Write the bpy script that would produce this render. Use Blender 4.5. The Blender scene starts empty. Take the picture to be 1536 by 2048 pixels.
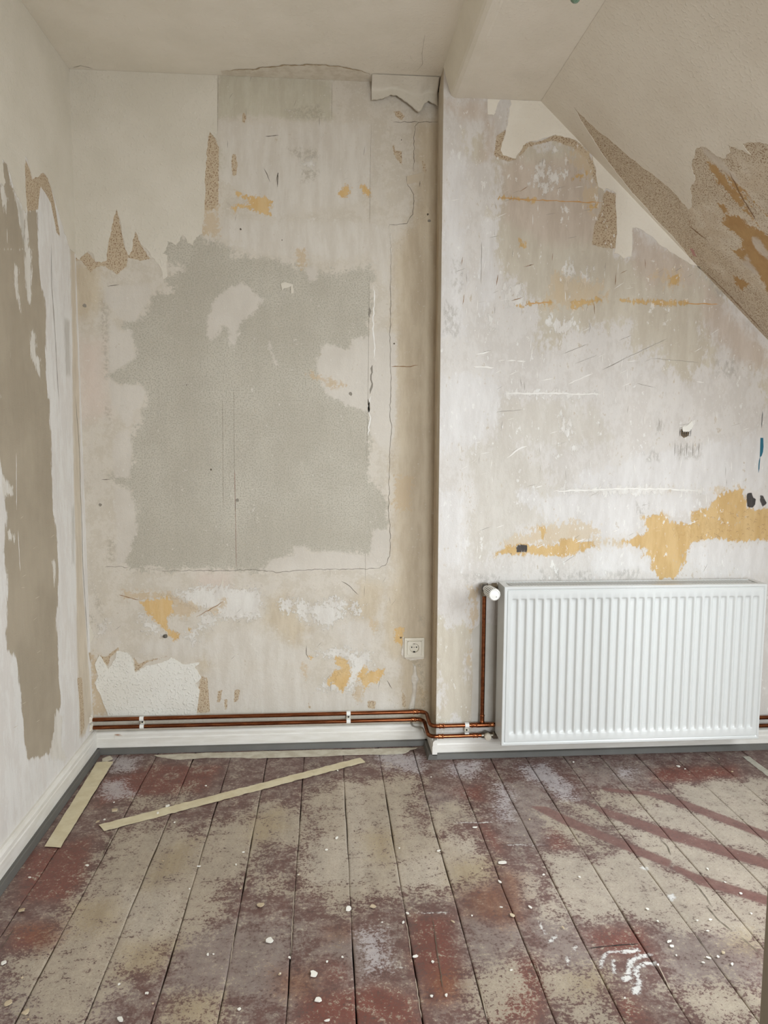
import bpy, bmesh, math, random
import numpy as np
from mathutils import Vector, Matrix
from mathutils.geometry import tessellate_polygon

random.seed(7); np.random.seed(7)
SC = bpy.context.scene
COL = SC.collection

# ------------------------------------------------------------------ camera
F_PX, PITCH, YAW, ROLL = 1479.4, -0.1020, 0.0776, 0.0042
CAM = np.array([0.9189, -2.8868, 1.2415])
fw = np.array([math.sin(YAW)*math.cos(PITCH), math.cos(YAW)*math.cos(PITCH), math.sin(PITCH)])
rt = np.array([math.cos(YAW), -math.sin(YAW), 0.0]); up = np.cross(rt, fw)
_c, _s = math.cos(ROLL), math.sin(ROLL)
rt, up = _c*rt + _s*up, -_s*rt + _c*up
cam_data = bpy.data.cameras.new('camera'); cam = bpy.data.objects.new('camera', cam_data); COL.objects.link(cam)
cam_data.sensor_fit = 'VERTICAL'; cam_data.sensor_height = 36.0; cam_data.lens = 36.0*F_PX/2048.0
cam_data.clip_start = 0.02
cam.matrix_world = Matrix(((rt[0], up[0], -fw[0], CAM[0]), (rt[1], up[1], -fw[1], CAM[1]), (rt[2], up[2], -fw[2], CAM[2]), (0, 0, 0, 1)))
SC.camera = cam

# ------------------------------------------------------------------ world, daylight, exposure
world = bpy.data.worlds.new('world'); SC.world = world; world.use_nodes = True
bg = world.node_tree.nodes['Background']; bg.inputs[0].default_value = (0.80, 0.90, 1.0, 1); bg.inputs[1].default_value = 1.6

def area(name, loc, target, sx, sy, power, col):
    l = bpy.data.lights.new(name, 'AREA'); l.shape = 'RECTANGLE'; l.size = sx; l.size_y = sy; l.energy = power; l.color = col
    o = bpy.data.objects.new(name, l); COL.objects.link(o); o.location = loc
    o.rotation_euler = (Vector(target)-Vector(loc)).to_track_quat('-Z', 'Z').to_euler()
    return o
# dormer window on the right and an unseen rear window added as softer fill
area('dormer_daylight', (3.02, -1.98, 1.42), (1.6, -1.75, 0.3), 1.40, 1.05, 42, (0.86, 0.94, 1.0)).data.spread = math.radians(150)
area('rear_fill_light', (2.0, -4.55, 1.25), (2.05, -2.3, 0.40), 1.05, 1.1, 36, (0.89, 0.95, 1.0)).data.spread = math.radians(114)
SC.view_settings.view_transform = 'Standard'; SC.view_settings.look = 'None'; SC.view_settings.gamma = 1.0
_cy = SC.cycles; _cy.adaptive_threshold = 0.04; _cy.adaptive_min_samples = 14; _cy.max_bounces = 7; _cy.use_light_tree = False; _cy.caustics_reflective = False; _cy.caustics_refractive = False
SC.view_settings.exposure = 0.24; SC.view_settings.use_curve_mapping = False

# ------------------------------------------------------------------ room measures
H = 2.5502            # ceiling
XJ, YJ = 1.340, -0.1321   # left edge and plane of the projecting wall
FRONT = -4.60         # wall behind the photographer
def ray(x, y):
    d = fw*F_PX + rt*(x-768.0) - up*(y-1024.0)
    return d
def hit(x, y, p0, n):
    d = ray(x, y); t = np.dot(np.asarray(p0)-CAM, n)/np.dot(d, n)
    return CAM + t*d
def on_back(x, y, off=0.0): return hit(x, y, (0, -off, 0), (0, 1, 0))
def on_jog(x, y, off=0.0): return hit(x, y, (0, YJ-off, 0), (0, 1, 0))
def on_left(x, y, off=0.0): return hit(x, y, (off, 0, 0), (1, 0, 0))
def on_floor(x, y, off=0.0): return hit(x, y, (0, 0, off), (0, 0, 1))
S0 = on_jog(1082, 202); S1 = on_jog(1400, 537)
SOF = float(S0[2])
sdir = (S1-S0)/np.linalg.norm(S1-S0)           # down the slope, to the right
sn = np.array([-sdir[2], 0, sdir[0]]); sn = -sn if sn[2] > 0 else sn     # slope normal into the room
def on_slope(x, y, off=0.0): return hit(x, y, S0 + sn*off, sn)
KX = 3.0; KZ = float(S0[2] + sdir[2]*(KX-S0[0])/sdir[0])   # knee wall where the slope ends
print('SOF', SOF, 'S0', S0, 'KZ', KZ)

# crop helpers: traced outlines are written in the pixels of enlarged crops of the photograph
def crop(ox, oy, s): return lambda pts: [(ox+a/s, oy+b/s) for a, b in pts]
A = crop(0, 0, 2.954); B = crop(400, 80, 2.954); C = crop(860, 0, 2.2722); D = crop(0, 500, 2.954)
E_ = crop(400, 500, 2.954); F_ = crop(860, 560, 2.2722); G = crop(0, 1000, 2.954); H_ = crop(400, 1000, 2.954)
I_ = crop(860, 1100, 2.2722); J = crop(0, 1480, 2.4774); K = crop(500, 1480, 2.4774); L = crop(1000, 1480, 2.8657)
N_ = crop(780, 1240, 5.907); P_ = crop(0, 0, 1.0)

# ------------------------------------------------------------------ tagging helpers
def tag(o, label=None, cat=None, group=None, kind=None):
    if label: o['label'] = label
    if cat: o['category'] = cat
    if group: o['group'] = group
    if kind: o['kind'] = kind
    return o
def link(name, me, mat=None, parent=None):
    o = bpy.data.objects.new(name, me); COL.objects.link(o)
    if mat is not None and len(me.materials) == 0: me.materials.append(mat)
    if parent is not None:
        o.parent = parent
        o.matrix_parent_inverse = parent.matrix_world.inverted() if parent.type != 'EMPTY' else Matrix.Translation(-Vector(parent.location))
    return o
def empty(name, loc):
    o = bpy.data.objects.new(name, None); COL.objects.link(o); o.location = loc; o.empty_display_size = 0.05
    return o
def struct(o): o['kind'] = 'structure'; return o

# ------------------------------------------------------------------ material helpers
def lin(c):
    return tuple(((v/255.0)/12.92 if v/255.0 <= 0.04045 else ((v/255.0+0.055)/1.055)**2.4) for v in c[:3]) + (1.0,)
class NT:
    def __init__(s, name):
        s.m = bpy.data.materials.new(name); s.m.use_nodes = True; s.t = s.m.node_tree; s.n = s.t.nodes; s.l = s.t.links
        s.bsdf = s.n['Principled BSDF']; s.tc = s.n.new('ShaderNodeTexCoord'); s.co = s.tc.outputs['Object']; s.map = {}
    def put(s, sock, v):
        if isinstance(v, bpy.types.NodeSocket): s.l.new(v, sock)
        elif v is not None: sock.default_value = v
    def coords(s, scale):
        if scale is None: return s.co
        if scale not in s.map:
            m = s.n.new('ShaderNodeMapping'); m.inputs['Scale'].default_value = scale; s.l.new(s.co, m.inputs['Vector']); s.map[scale] = m.outputs[0]
        return s.map[scale]
    def noise(s, scale, detail=4, rough=0.55, stretch=None, dist=0.0):
        n = s.n.new('ShaderNodeTexNoise'); s.l.new(s.coords(stretch), n.inputs['Vector'])
        n.inputs['Scale'].default_value = scale; n.inputs['Detail'].default_value = detail; n.inputs['Roughness'].default_value = rough
        n.inputs['Distortion'].default_value = dist
        return n.outputs['Fac']
    def math(s, op, a, b=None, c=None, clamp=False):
        n = s.n.new('ShaderNodeMath'); n.operation = op; n.use_clamp = clamp
        s.put(n.inputs[0], a)
        if b is not None: s.put(n.inputs[1], b)
        if c is not None: s.put(n.inputs[2], c)
        return n.outputs[0]
    def ramp(s, v, lo, hi, a=0.0, b=1.0, smooth=True):
        n = s.n.new('ShaderNodeMapRange'); n.interpolation_type = 'SMOOTHSTEP' if smooth else 'LINEAR'
        s.put(n.inputs['Value'], v); n.inputs['From Min'].default_value = lo; n.inputs['From Max'].default_value = hi
        n.inputs['To Min'].default_value = a; n.inputs['To Max'].default_value = b
        return n.outputs['Result']
    def mix(s, f, a, b):
        n = s.n.new('ShaderNodeMix'); n.data_type = 'RGBA'; s.put(n.inputs['Factor'], f)
        s.put(n.inputs[6], a); s.put(n.inputs[7], b); return n.outputs[2]
    def attr(s, name):
        n = s.n.new('ShaderNodeAttribute'); n.attribute_name = name; return n.outputs['Fac']
    def bump(s, h, dist=1.0, strength=1.0):
        n = s.n.new('ShaderNodeBump'); n.inputs['Distance'].default_value = dist; n.inputs['Strength'].default_value = strength
        s.put(n.inputs['Height'], h); s.l.new(n.outputs[0], s.bsdf.inputs['Normal'])
def simple(name, c, rough=0.5, metal=0.0, c2=None, nscale=30, bumpd=0.0, bscale=200, stretch=None):
    t = NT(name)
    if c2 is None: t.bsdf.inputs['Base Color'].default_value = lin(c)
    else: t.put(t.bsdf.inputs['Base Color'], t.mix(t.ramp(t.noise(nscale, 5, .6, stretch), .35, .65), lin(c), lin(c2)))
    t.bsdf.inputs['Roughness'].default_value = rough; t.bsdf.inputs['Metallic'].default_value = metal
    if bumpd: t.bump(t.noise(bscale, 3), bumpd)
    return t.m
def layered(name, base, layers, rough=0.75, st=None, n1=(13, 7, .68), n2=(70, 5, .72), sp=190, bump=(.003, .0008, .0005), streak=(1, 1, .22), grime=.10, auto=()):
    """base = (c1, c2); every layer reads one signed-distance field stored on the mesh (metres, inside positive)
    and shares a few noises: a1 (coarse) and a2 (fine) crumble its edge, cn / speck vary its colour"""
    t = NT(name)
    N1 = t.noise(n1[0], n1[1], n1[2], st); N2 = t.noise(n2[0], n2[1], n2[2], st); N3 = t.noise(3.2, 3, .6); N4 = t.noise(24, 4, .65, streak); N5 = t.noise(sp, 2, .55)
    c1 = t.math('SUBTRACT', N1, .5); c2 = t.math('SUBTRACT', N2, .5)
    col = t.mix(t.ramp(t.math('MULTIPLY_ADD', c2, .5, N1), .44, .56), lin(base[0]), lin(base[1]))
    r = rough
    hsum = t.math('MULTIPLY_ADD', N1, bump[0], t.math('MULTIPLY_ADD', N2, bump[1], t.math('MULTIPLY', N5, bump[2])))
    for ly in layers:
        v = t.math('MULTIPLY_ADD', c1, 2*ly.get('a1', .01), t.attr(ly['f']))
        v = t.math('MULTIPLY_ADD', c2, 2*ly.get('a2', .01), v)
        so = ly.get('soft', .0015); m = t.ramp(v, -so, so, 0, ly.get('op', 1.0))
        if 'gate' in ly: m = t.math('MULTIPLY', m, t.ramp({'1': N1, '2': N2, '4': N4, '5': N5}[ly['gate'][0]], ly['gate'][1], ly['gate'][2]))
        c = lin(ly['c'])
        if 'c2' in ly: c = t.mix(t.ramp({'1': N1, '2': N2, '3': N3, '4': N4}[ly.get('cn', '4')], .38, .62), c, lin(ly['c2']))
        if 'speck' in ly: c = t.mix(t.ramp(N5, ly['speck'][0], ly['speck'][1]), c, lin(ly['speck'][2]))
        col = t.mix(m, col, c)
        if ly.get('h'): hsum = t.math('MULTIPLY_ADD', m, ly['h'], hsum)
        if 'rough' in ly:
            mm = t.n.new('ShaderNodeMix'); t.put(mm.inputs[0], m); t.put(mm.inputs[2], r); mm.inputs[3].default_value = ly['rough']; r = mm.outputs[0]
    for lo, hi, c, op in auto:   # small crisp flecks and scraped spots all over
        x = t.math('MULTIPLY_ADD', N2, .62, t.math('MULTIPLY', N1, .38))
        col = t.mix(t.ramp(x, lo, hi, 0, op), col, lin(c))
    if grime:   # faint streaky dirt over everything
        k = t.math('MULTIPLY_ADD', N4, -grime*1.6, 1+grime*.8); k2 = t.math('MULTIPLY_ADD', N3, -grime*1.4, 1+grime*.7)
        hsv = t.n.new('ShaderNodeHueSaturation'); t.put(hsv.inputs['Value'], t.math('MULTIPLY', k, k2)); t.put(hsv.inputs['Color'], col); col = hsv.outputs[0]
    t.l.new(col, t.bsdf.inputs['Base Color']); t.put(t.bsdf.inputs['Roughness'], r)
    t.bump(hsum, 1.0)
    return t.m

# ------------------------------------------------------------------ fields
def poly_sd(P, poly):
    n = len(poly); inside = np.zeros(len(P), bool); d2 = np.full(len(P), 1e9)
    for i in range(n):
        a = poly[i]; b = poly[(i+1) % n]; ab = b-a; L2 = max(ab@ab, 1e-12)
        t = np.clip(((P-a)@ab)/L2, 0, 1); q = P-a-t[:, None]*ab
        d2 = np.minimum(d2, (q*q).sum(1))
        cond = (a[1] > P[:, 1]) != (b[1] > P[:, 1])
        with np.errstate(divide='ignore', invalid='ignore'):
            xi = (b[0]-a[0])*(P[:, 1]-a[1])/(b[1]-a[1]) + a[0]
        inside ^= cond & (P[:, 0] < xi)
    d = np.sqrt(d2); return np.where(inside, d, -d)
def line_sd(P, pts, w):
    d2 = np.full(len(P), 1e9)
    for a, b in zip(pts[:-1], pts[1:]):
        ab = b-a; L2 = max(ab@ab, 1e-12); t = np.clip(((P-a)@ab)/L2, 0, 1); q = P-a-t[:, None]*ab
        d2 = np.minimum(d2, (q*q).sum(1))
    return w/2-np.sqrt(d2)
def field(P, polys, strokes=(), clip=.08):
    out = np.full(len(P), -clip)
    for poly in polys:
        poly = np.asarray(poly, float); lo = poly.min(0)-clip; hi = poly.max(0)+clip
        k = np.where(((P >= lo) & (P <= hi)).all(1))[0]
        if len(k): out[k] = np.maximum(out[k], poly_sd(P[k], poly))
    for pts, w in strokes:
        pts = np.asarray(pts, float); lo = pts.min(0)-clip; hi = pts.max(0)+clip
        k = np.where(((P >= lo) & (P <= hi)).all(1))[0]
        if len(k): out[k] = np.maximum(out[k], line_sd(P[k], pts, w))
    return np.clip(out, -clip, clip)
def grid_mesh(name, us, vs, place, keep=None):
    """grid over two coordinates; place(U, V) -> xyz array"""
    U, V = np.meshgrid(us, vs); u = U.ravel(); v = V.ravel(); co = place(u, v)
    nu, nv = len(us), len(vs)
    i = (np.arange(nv-1)[:, None]*nu + np.arange(nu-1)[None, :]).ravel()
    quads = np.stack([i, i+1, i+1+nu, i+nu], 1)
    if keep is not None:
        ok = keep(u, v); quads = quads[ok[quads].any(1)]
        used = np.unique(quads); remap = np.full(len(u), -1); remap[used] = np.arange(len(used))
        quads = remap[quads]; co = co[used]; u = u[used]; v = v[used]
    me = bpy.data.meshes.new(name)
    me.vertices.add(len(co)); me.vertices.foreach_set('co', co.astype(np.float32).ravel())
    me.loops.add(quads.size); me.loops.foreach_set('vertex_index', quads.astype(np.int32).ravel())
    me.polygons.add(len(quads)); me.polygons.foreach_set('loop_start', np.arange(0, quads.size, 4, dtype=np.int32))
    me.update(); me.validate()
    return me, np.stack([u, v], 1)
def set_field(me, name, vals):
    a = me.attributes.new(name, 'FLOAT', 'POINT'); a.data.foreach_set('value', vals.astype(np.float32))
def arange(a, b, step):
    n = max(2, int(round(abs(b-a)/step))+1); return np.linspace(a, b, n)
# projections of traced outlines to plane coordinates
def u_back(pts): return [(p[0], p[2]) for p in (on_back(*q) for q in pts)]
def u_jog(pts): return [(p[0], p[2]) for p in (on_jog(*q) for q in pts)]
def u_left(pts): return [(p[1], p[2]) for p in (on_left(*q) for q in pts)]
def u_floor(pts): return [(p[0], p[1]) for p in (on_floor(*q) for q in pts)]
def slope_uv(p): return (float((p-S0)@sdir), float(p[1]))
def u_slope(pts): return [slope_uv(on_slope(*q)) for q in pts]
def from_back(u, v, off): return (u, -off, v)
def from_jog(u, v, off): return (u, YJ-off, v)
def from_left(u, v, off): return (off, u, v)
def from_floor(u, v, off): return (u, v, off)
def from_slope(u, v, off):
    p = S0 + sdir*u + sn*off; return (p[0], v, p[2])
def from_ceil(u, v, off): return (u, v, H-off)

# ------------------------------------------------------------------ geometry helpers
def jag(pts, amp, depth=3, rng=random, closed=True):
    """fractal roughening of a traced outline (torn paper edge)"""
    pts = [Vector(p) for p in pts]
    for k in range(depth):
        out = []; n = len(pts)
        for i in range(n if closed else n-1):
            a = pts[i]; b = pts[(i+1) % n]; d = b-a; Lg = d.length; out.append(a)
            if Lg > .006:
                nrm = Vector((-d.y, d.x))/Lg
                out.append((a+b)/2 + nrm*rng.uniform(-1, 1)*min(amp, Lg*.16))
        if not closed: out.append(pts[-1])
        pts = out; amp *= .6
    return [tuple(p) for p in pts]
def slab(name, uv, place, thick, mat, parent, base=0.0, lift=None):
    """thin sheet with its own thickness lying on a surface"""
    tris = tessellate_polygon([[Vector((p[0], p[1], 0)) for p in uv]]); n = len(uv)
    top = [place(p[0], p[1], base+thick + (lift(p) if lift else 0)) for p in uv]
    bot = [place(p[0], p[1], base + (lift(p) if lift else 0)) for p in uv]
    faces = [tuple(t) for t in tris] + [tuple(n+i for i in reversed(t)) for t in tris] + [(i, (i+1) % n, n+(i+1) % n, n+i) for i in range(n)]
    me = bpy.data.meshes.new(name); me.from_pydata(top+bot, [], faces)
    bm = bmesh.new(); bm.from_mesh(me); bmesh.ops.recalc_face_normals(bm, faces=bm.faces); bm.to_mesh(me); bm.free()
    return link(name, me, mat, parent)
def ribbons(name, lines, place, mat, parent, off=.0006, jit=.0008, kind=None):
    """narrow flat strokes; lines = [(uv polyline, width)]"""
    vs, fs = [], []
    for pts, w in lines:
        pts = [Vector(p) for p in pts]; out = [pts[0]]
        for a, b in zip(pts[:-1], pts[1:]):
            k = max(1, int((b-a).length/.012))
            for i in range(1, k+1):
                q = a.lerp(b, i/k)
                if i < k: q += Vector((random.uniform(-jit, jit), random.uniform(-jit, jit)))
                out.append(q)
        m = len(out)
        for i, p in enumerate(out):
            d = (out[min(i+1, m-1)]-out[max(i-1, 0)]); d = d.normalized() if d.length > 0 else Vector((1, 0)); nrm = Vector((-d.y, d.x))
            tp = min(1, i/(m*.12+.01), (m-1-i)/(m*.12+.01)); ww = w*.5*(.18+.82*max(0, tp))*random.uniform(.6, 1.3)
            for s_ in (-1, 1):
                q = p+nrm*ww*s_; vs.append(place(q.x, q.y, off))
            if i: j = len(vs)-4; fs.append((j, j+1, j+3, j+2))
    me = bpy.data.meshes.new(name); me.from_pydata(vs, [], fs)
    return tag(link(name, me, mat, parent), kind=kind)
class MB:
    def __init__(s): s.bm = bmesh.new()
    def box(s, x0, x1, y0, y1, z0, z1, bev=0.0, seg=2):
        r = bmesh.ops.create_cube(s.bm, size=1.0); vs = r['verts']
        for v in vs: v.co = Vector(((x0+x1)/2+v.co.x*(x1-x0), (y0+y1)/2+v.co.y*(y1-y0), (z0+z1)/2+v.co.z*(z1-z0)))
        if bev: bmesh.ops.bevel(s.bm, geom=list({e for v in vs for e in v.link_edges}), offset=bev, segments=seg, affect='EDGES', profile=.5)
        return s
    def prism(s, prof, a, b, place):
        """prof 2d points; place(p, q, t) for t in a, b"""
        n = len(prof); v0 = [s.bm.verts.new(place(p, q, a)) for p, q in prof]; v1 = [s.bm.verts.new(place(p, q, b)) for p, q in prof]
        for i in range(n): s.bm.faces.new((v0[i], v0[(i+1) % n], v1[(i+1) % n], v1[i]))
        s.bm.faces.new(v0); s.bm.faces.new(list(reversed(v1))); return s
    def lathe(s, prof, center, axis, seg=32, spin=None):
        """prof [(radius, distance along axis)]"""
        ax = Vector(axis).normalized(); t = ax.orthogonal().normalized(); b = ax.cross(t); c = Vector(center); rings = []
        for r, h in prof:
            ring = []
            for i in range(seg):
                rr = r if spin is None else r*spin(i, h)
                a = 2*math.pi*i/seg; ring.append(s.bm.verts.new(c+ax*h+(t*math.cos(a)+b*math.sin(a))*max(rr, 1e-5)))
            rings.append(ring)
        for q0, q1 in zip(rings[:-1], rings[1:]):
            for i in range(seg): s.bm.faces.new((q0[i], q0[(i+1) % seg], q1[(i+1) % seg], q1[i]))
        s.bm.faces.new(list(reversed(rings[0]))); s.bm.faces.new(rings[-1]); return s
    def tube(s, pts, r, seg=16, bend=0.0, bseg=8, caps=True):
        pts = [Vector(p) for p in pts]
        if bend:
            out = [pts[0]]
            for a, p, b in zip(pts[:-2], pts[1:-1], pts[2:]):
                d0 = (a-p); d1 = (b-p); k = min(bend, d0.length*.48, d1.length*.48); p0 = p+d0.normalized()*k; p1 = p+d1.normalized()*k
                for i in range(bseg+1):
                    t = i/bseg; out.append(p0*(1-t)**2+p*2*t*(1-t)+p1*t*t)
            out.append(pts[-1]); pts = out
        nrm = None; rings = []
        for i, p in enumerate(pts):
            d = (pts[min(i+1, len(pts)-1)]-pts[max(i-1, 0)]).normalized()
            nrm = d.orthogonal().normalized() if nrm is None else (nrm-d*nrm.dot(d)).normalized()
            b = d.cross(nrm)
            rings.append([s.bm.verts.new(p+(nrm*math.cos(2*math.pi*j/seg)+b*math.sin(2*math.pi*j/seg))*(r(i/(len(pts)-1)) if callable(r) else r)) for j in range(seg)])
        for q0, q1 in zip(rings[:-1], rings[1:]):
            for j in range(seg): s.bm.faces.new((q0[j], q0[(j+1) % seg], q1[(j+1) % seg], q1[j]))
        if caps: s.bm.faces.new(list(reversed(rings[0]))); s.bm.faces.new(rings[-1])
        return s
    def build(s, name, mat, parent=None, smooth=False, ang=40):
        bmesh.ops.recalc_face_normals(s.bm, faces=s.bm.faces); me = bpy.data.meshes.new(name); s.bm.to_mesh(me); s.bm.free()
        if smooth:
            me.polygons.foreach_set('use_smooth', [True]*len(me.polygons)); me.set_sharp_from_angle(angle=math.radians(ang))
        return link(name, me, mat, parent)

# ================================================================== materials
WHITE_P = (224, 216, 204)
def woodchip(name, c1, c2, amt=.0012, sc=105):
    t = NT(name); t.put(t.bsdf.inputs['Base Color'], t.mix(t.ramp(t.noise(5, 4), .35, .65), lin(c1), lin(c2)))
    t.bsdf.inputs['Roughness'].default_value = .8
    h = t.math('ADD', t.math('MULTIPLY', t.ramp(t.noise(sc, 3, .5), .48, .78), amt), t.math('MULTIPLY', t.noise(9, 2), .003))
    t.bump(h, 1.0); return t.m
M_paper = woodchip('white_woodchip_wallpaper', (216, 208, 193), (210, 202, 186), .0008)  # same paper toned down, dimmer light of back and left walls in the colour
M_paper_bright = woodchip('brightened_wallpaper', (236, 229, 215), (230, 222, 207), .0008)  # same white paper, extra light on slope and projection put into the colour
M_paper_low = woodchip('coarse_woodchip_wallpaper', (226, 222, 212), (220, 215, 204), .0017, 120)
M_ceil = woodchip('ceiling_paint', (238, 231, 217), (232, 225, 210), .0006)
M_trimwhite = simple('white_trim_paint', (228, 224, 216), .42, c2=(218, 213, 203), nscale=9, bumpd=.0004, bscale=60, stretch=(1, 1, 6))
M_grey = simple('grey_vinyl_strip', (98, 96, 91), .55, c2=(90, 88, 83), nscale=6)
M_rad = simple('radiator_enamel', (211, 212, 209), .30)
M_rad_shade = simple('radiator_interior_shade', (34, 33, 31), .6)  # shade behind the grille slats put into the colour
M_copper = simple('brown_copper', (150, 92, 60), .26, 1.0, c2=(112, 64, 40), nscale=14, stretch=(1, 6, 6))
M_copper_br = simple('bright_copper_fitting', (186, 120, 80), .22, 1.0, c2=(140, 80, 50), nscale=30)
M_nickel = simple('nickel_valve_metal', (150, 142, 128), .35, 1.0, c2=(120, 112, 100), nscale=30)
M_plastic = simple('white_plastic', (232, 230, 224), .35)
M_plastic_y = simple('cream_plastic', (218, 209, 190), .38)
M_cream = simple('socket_cream', (224, 217, 200), .35)
M_black = simple('black_hole', (22, 20, 18), .7)
M_dark = simple('dark_crack', (98, 87, 73), .9)
M_crack = simple('hairline_crack', (142, 131, 115), .9)
M_red_line = simple('red_pencil', (150, 108, 92), .9)
M_scuff = simple('grey_scratch', (142, 134, 122), .9)
M_white_scr = simple('white_scratch', (236, 232, 225), .85)
M_ochre_line = simple('ochre_scratch', (205, 160, 105), .9)
M_tan_line = simple('brown_scratch', (150, 118, 86), .9)
M_blue = simple('blue_paint', (14, 98, 120), .5)
M_tape = simple('masking_tape', (214, 203, 172), .6, c2=(204, 191, 158), nscale=20, bumpd=.0004, bscale=80)
M_tape_old = simple('old_masking_tape', (206, 199, 181), .75, c2=(186, 176, 156), nscale=25, bumpd=.0006, bscale=60)
M_tape_pale = simple('pale_tape', (190, 186, 172), .7, c2=(170, 165, 150), nscale=25)
M_flake = simple('plaster_flake', (232, 228, 218), .8)
M_flake_y = simple('yellowed_flake', (204, 188, 160), .8, c2=(180, 160, 130), nscale=40)
M_caulk = simple('white_filler', (222, 215, 203), .7, c2=(208, 198, 182), nscale=30, bumpd=.002, bscale=40)
M_cable = simple('grey_cable', (150, 145, 135), .5)
M_door = simple('grey_door_paint', (150, 142, 124), .45)
M_green = NT('green_glass'); M_green.bsdf.inputs['Base Color'].default_value = lin((150, 185, 160)); M_green.bsdf.inputs['Roughness'].default_value = .08
M_green.bsdf.inputs['Transmission Weight'].default_value = .75; M_green.bsdf.inputs['IOR'].default_value = 1.45; M_green = M_green.m

CHIP = dict(c=(196, 178, 151), c2=(187, 167, 139), cn='2', speck=(.53, .61, (146, 118, 90)))
# ------------------------------------------------------------------ back wall (left of the projection)
MAT_back = layered('stripped_plaster_back', ((206, 197, 183), (199, 189, 173)), [
    dict(f='pink', c=(213, 196, 183), a1=.05, a2=.02, soft=.05, op=.7),
    dict(f='tan', c=(200, 185, 160), c2=(190, 173, 147), a1=.05, a2=.03, soft=.035, op=.85),
    dict(f='green', c=(194, 188, 168), c2=(186, 178, 156), a1=.03, a2=.02, soft=.012, op=.75),
    dict(f='concrete', c=(191, 184, 169), c2=(183, 175, 159), cn='3', a1=.07, a2=.06, soft=.012, speck=(.46, .62, (170, 163, 148))),
    dict(f='light', c=(211, 204, 193), c2=(205, 196, 183), a1=.07, a2=.07, soft=.014, op=.8),
    dict(f='filler', c=(208, 200, 188), c2=(202, 193, 180), cn='3', a1=.02, a2=.028, soft=.006, op=.92),
    dict(f='scrap', c=(219, 214, 205), c2=(212, 205, 195), a1=.06, a2=.09, soft=.006, h=.0005),
    dict(f='chip', a1=.003, a2=.008, soft=.0015, **CHIP),
    dict(f='kraft', c=(192, 168, 134), c2=(199, 178, 148), a1=.03, a2=.06, soft=.008, op=.75),
    dict(f='ochre', c=(206, 170, 114), c2=(213, 182, 132), a1=.012, a2=.035, soft=.004, h=-.0005),
    dict(f='dark', c=(150, 140, 122), c2=(166, 155, 138), a1=.01, a2=.02, soft=.012, op=.5, gate=('2', .42, .58)),
], auto=((.595, .61, (218, 212, 202), .6), (.40, .385, (186, 172, 150), .6)))
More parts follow.
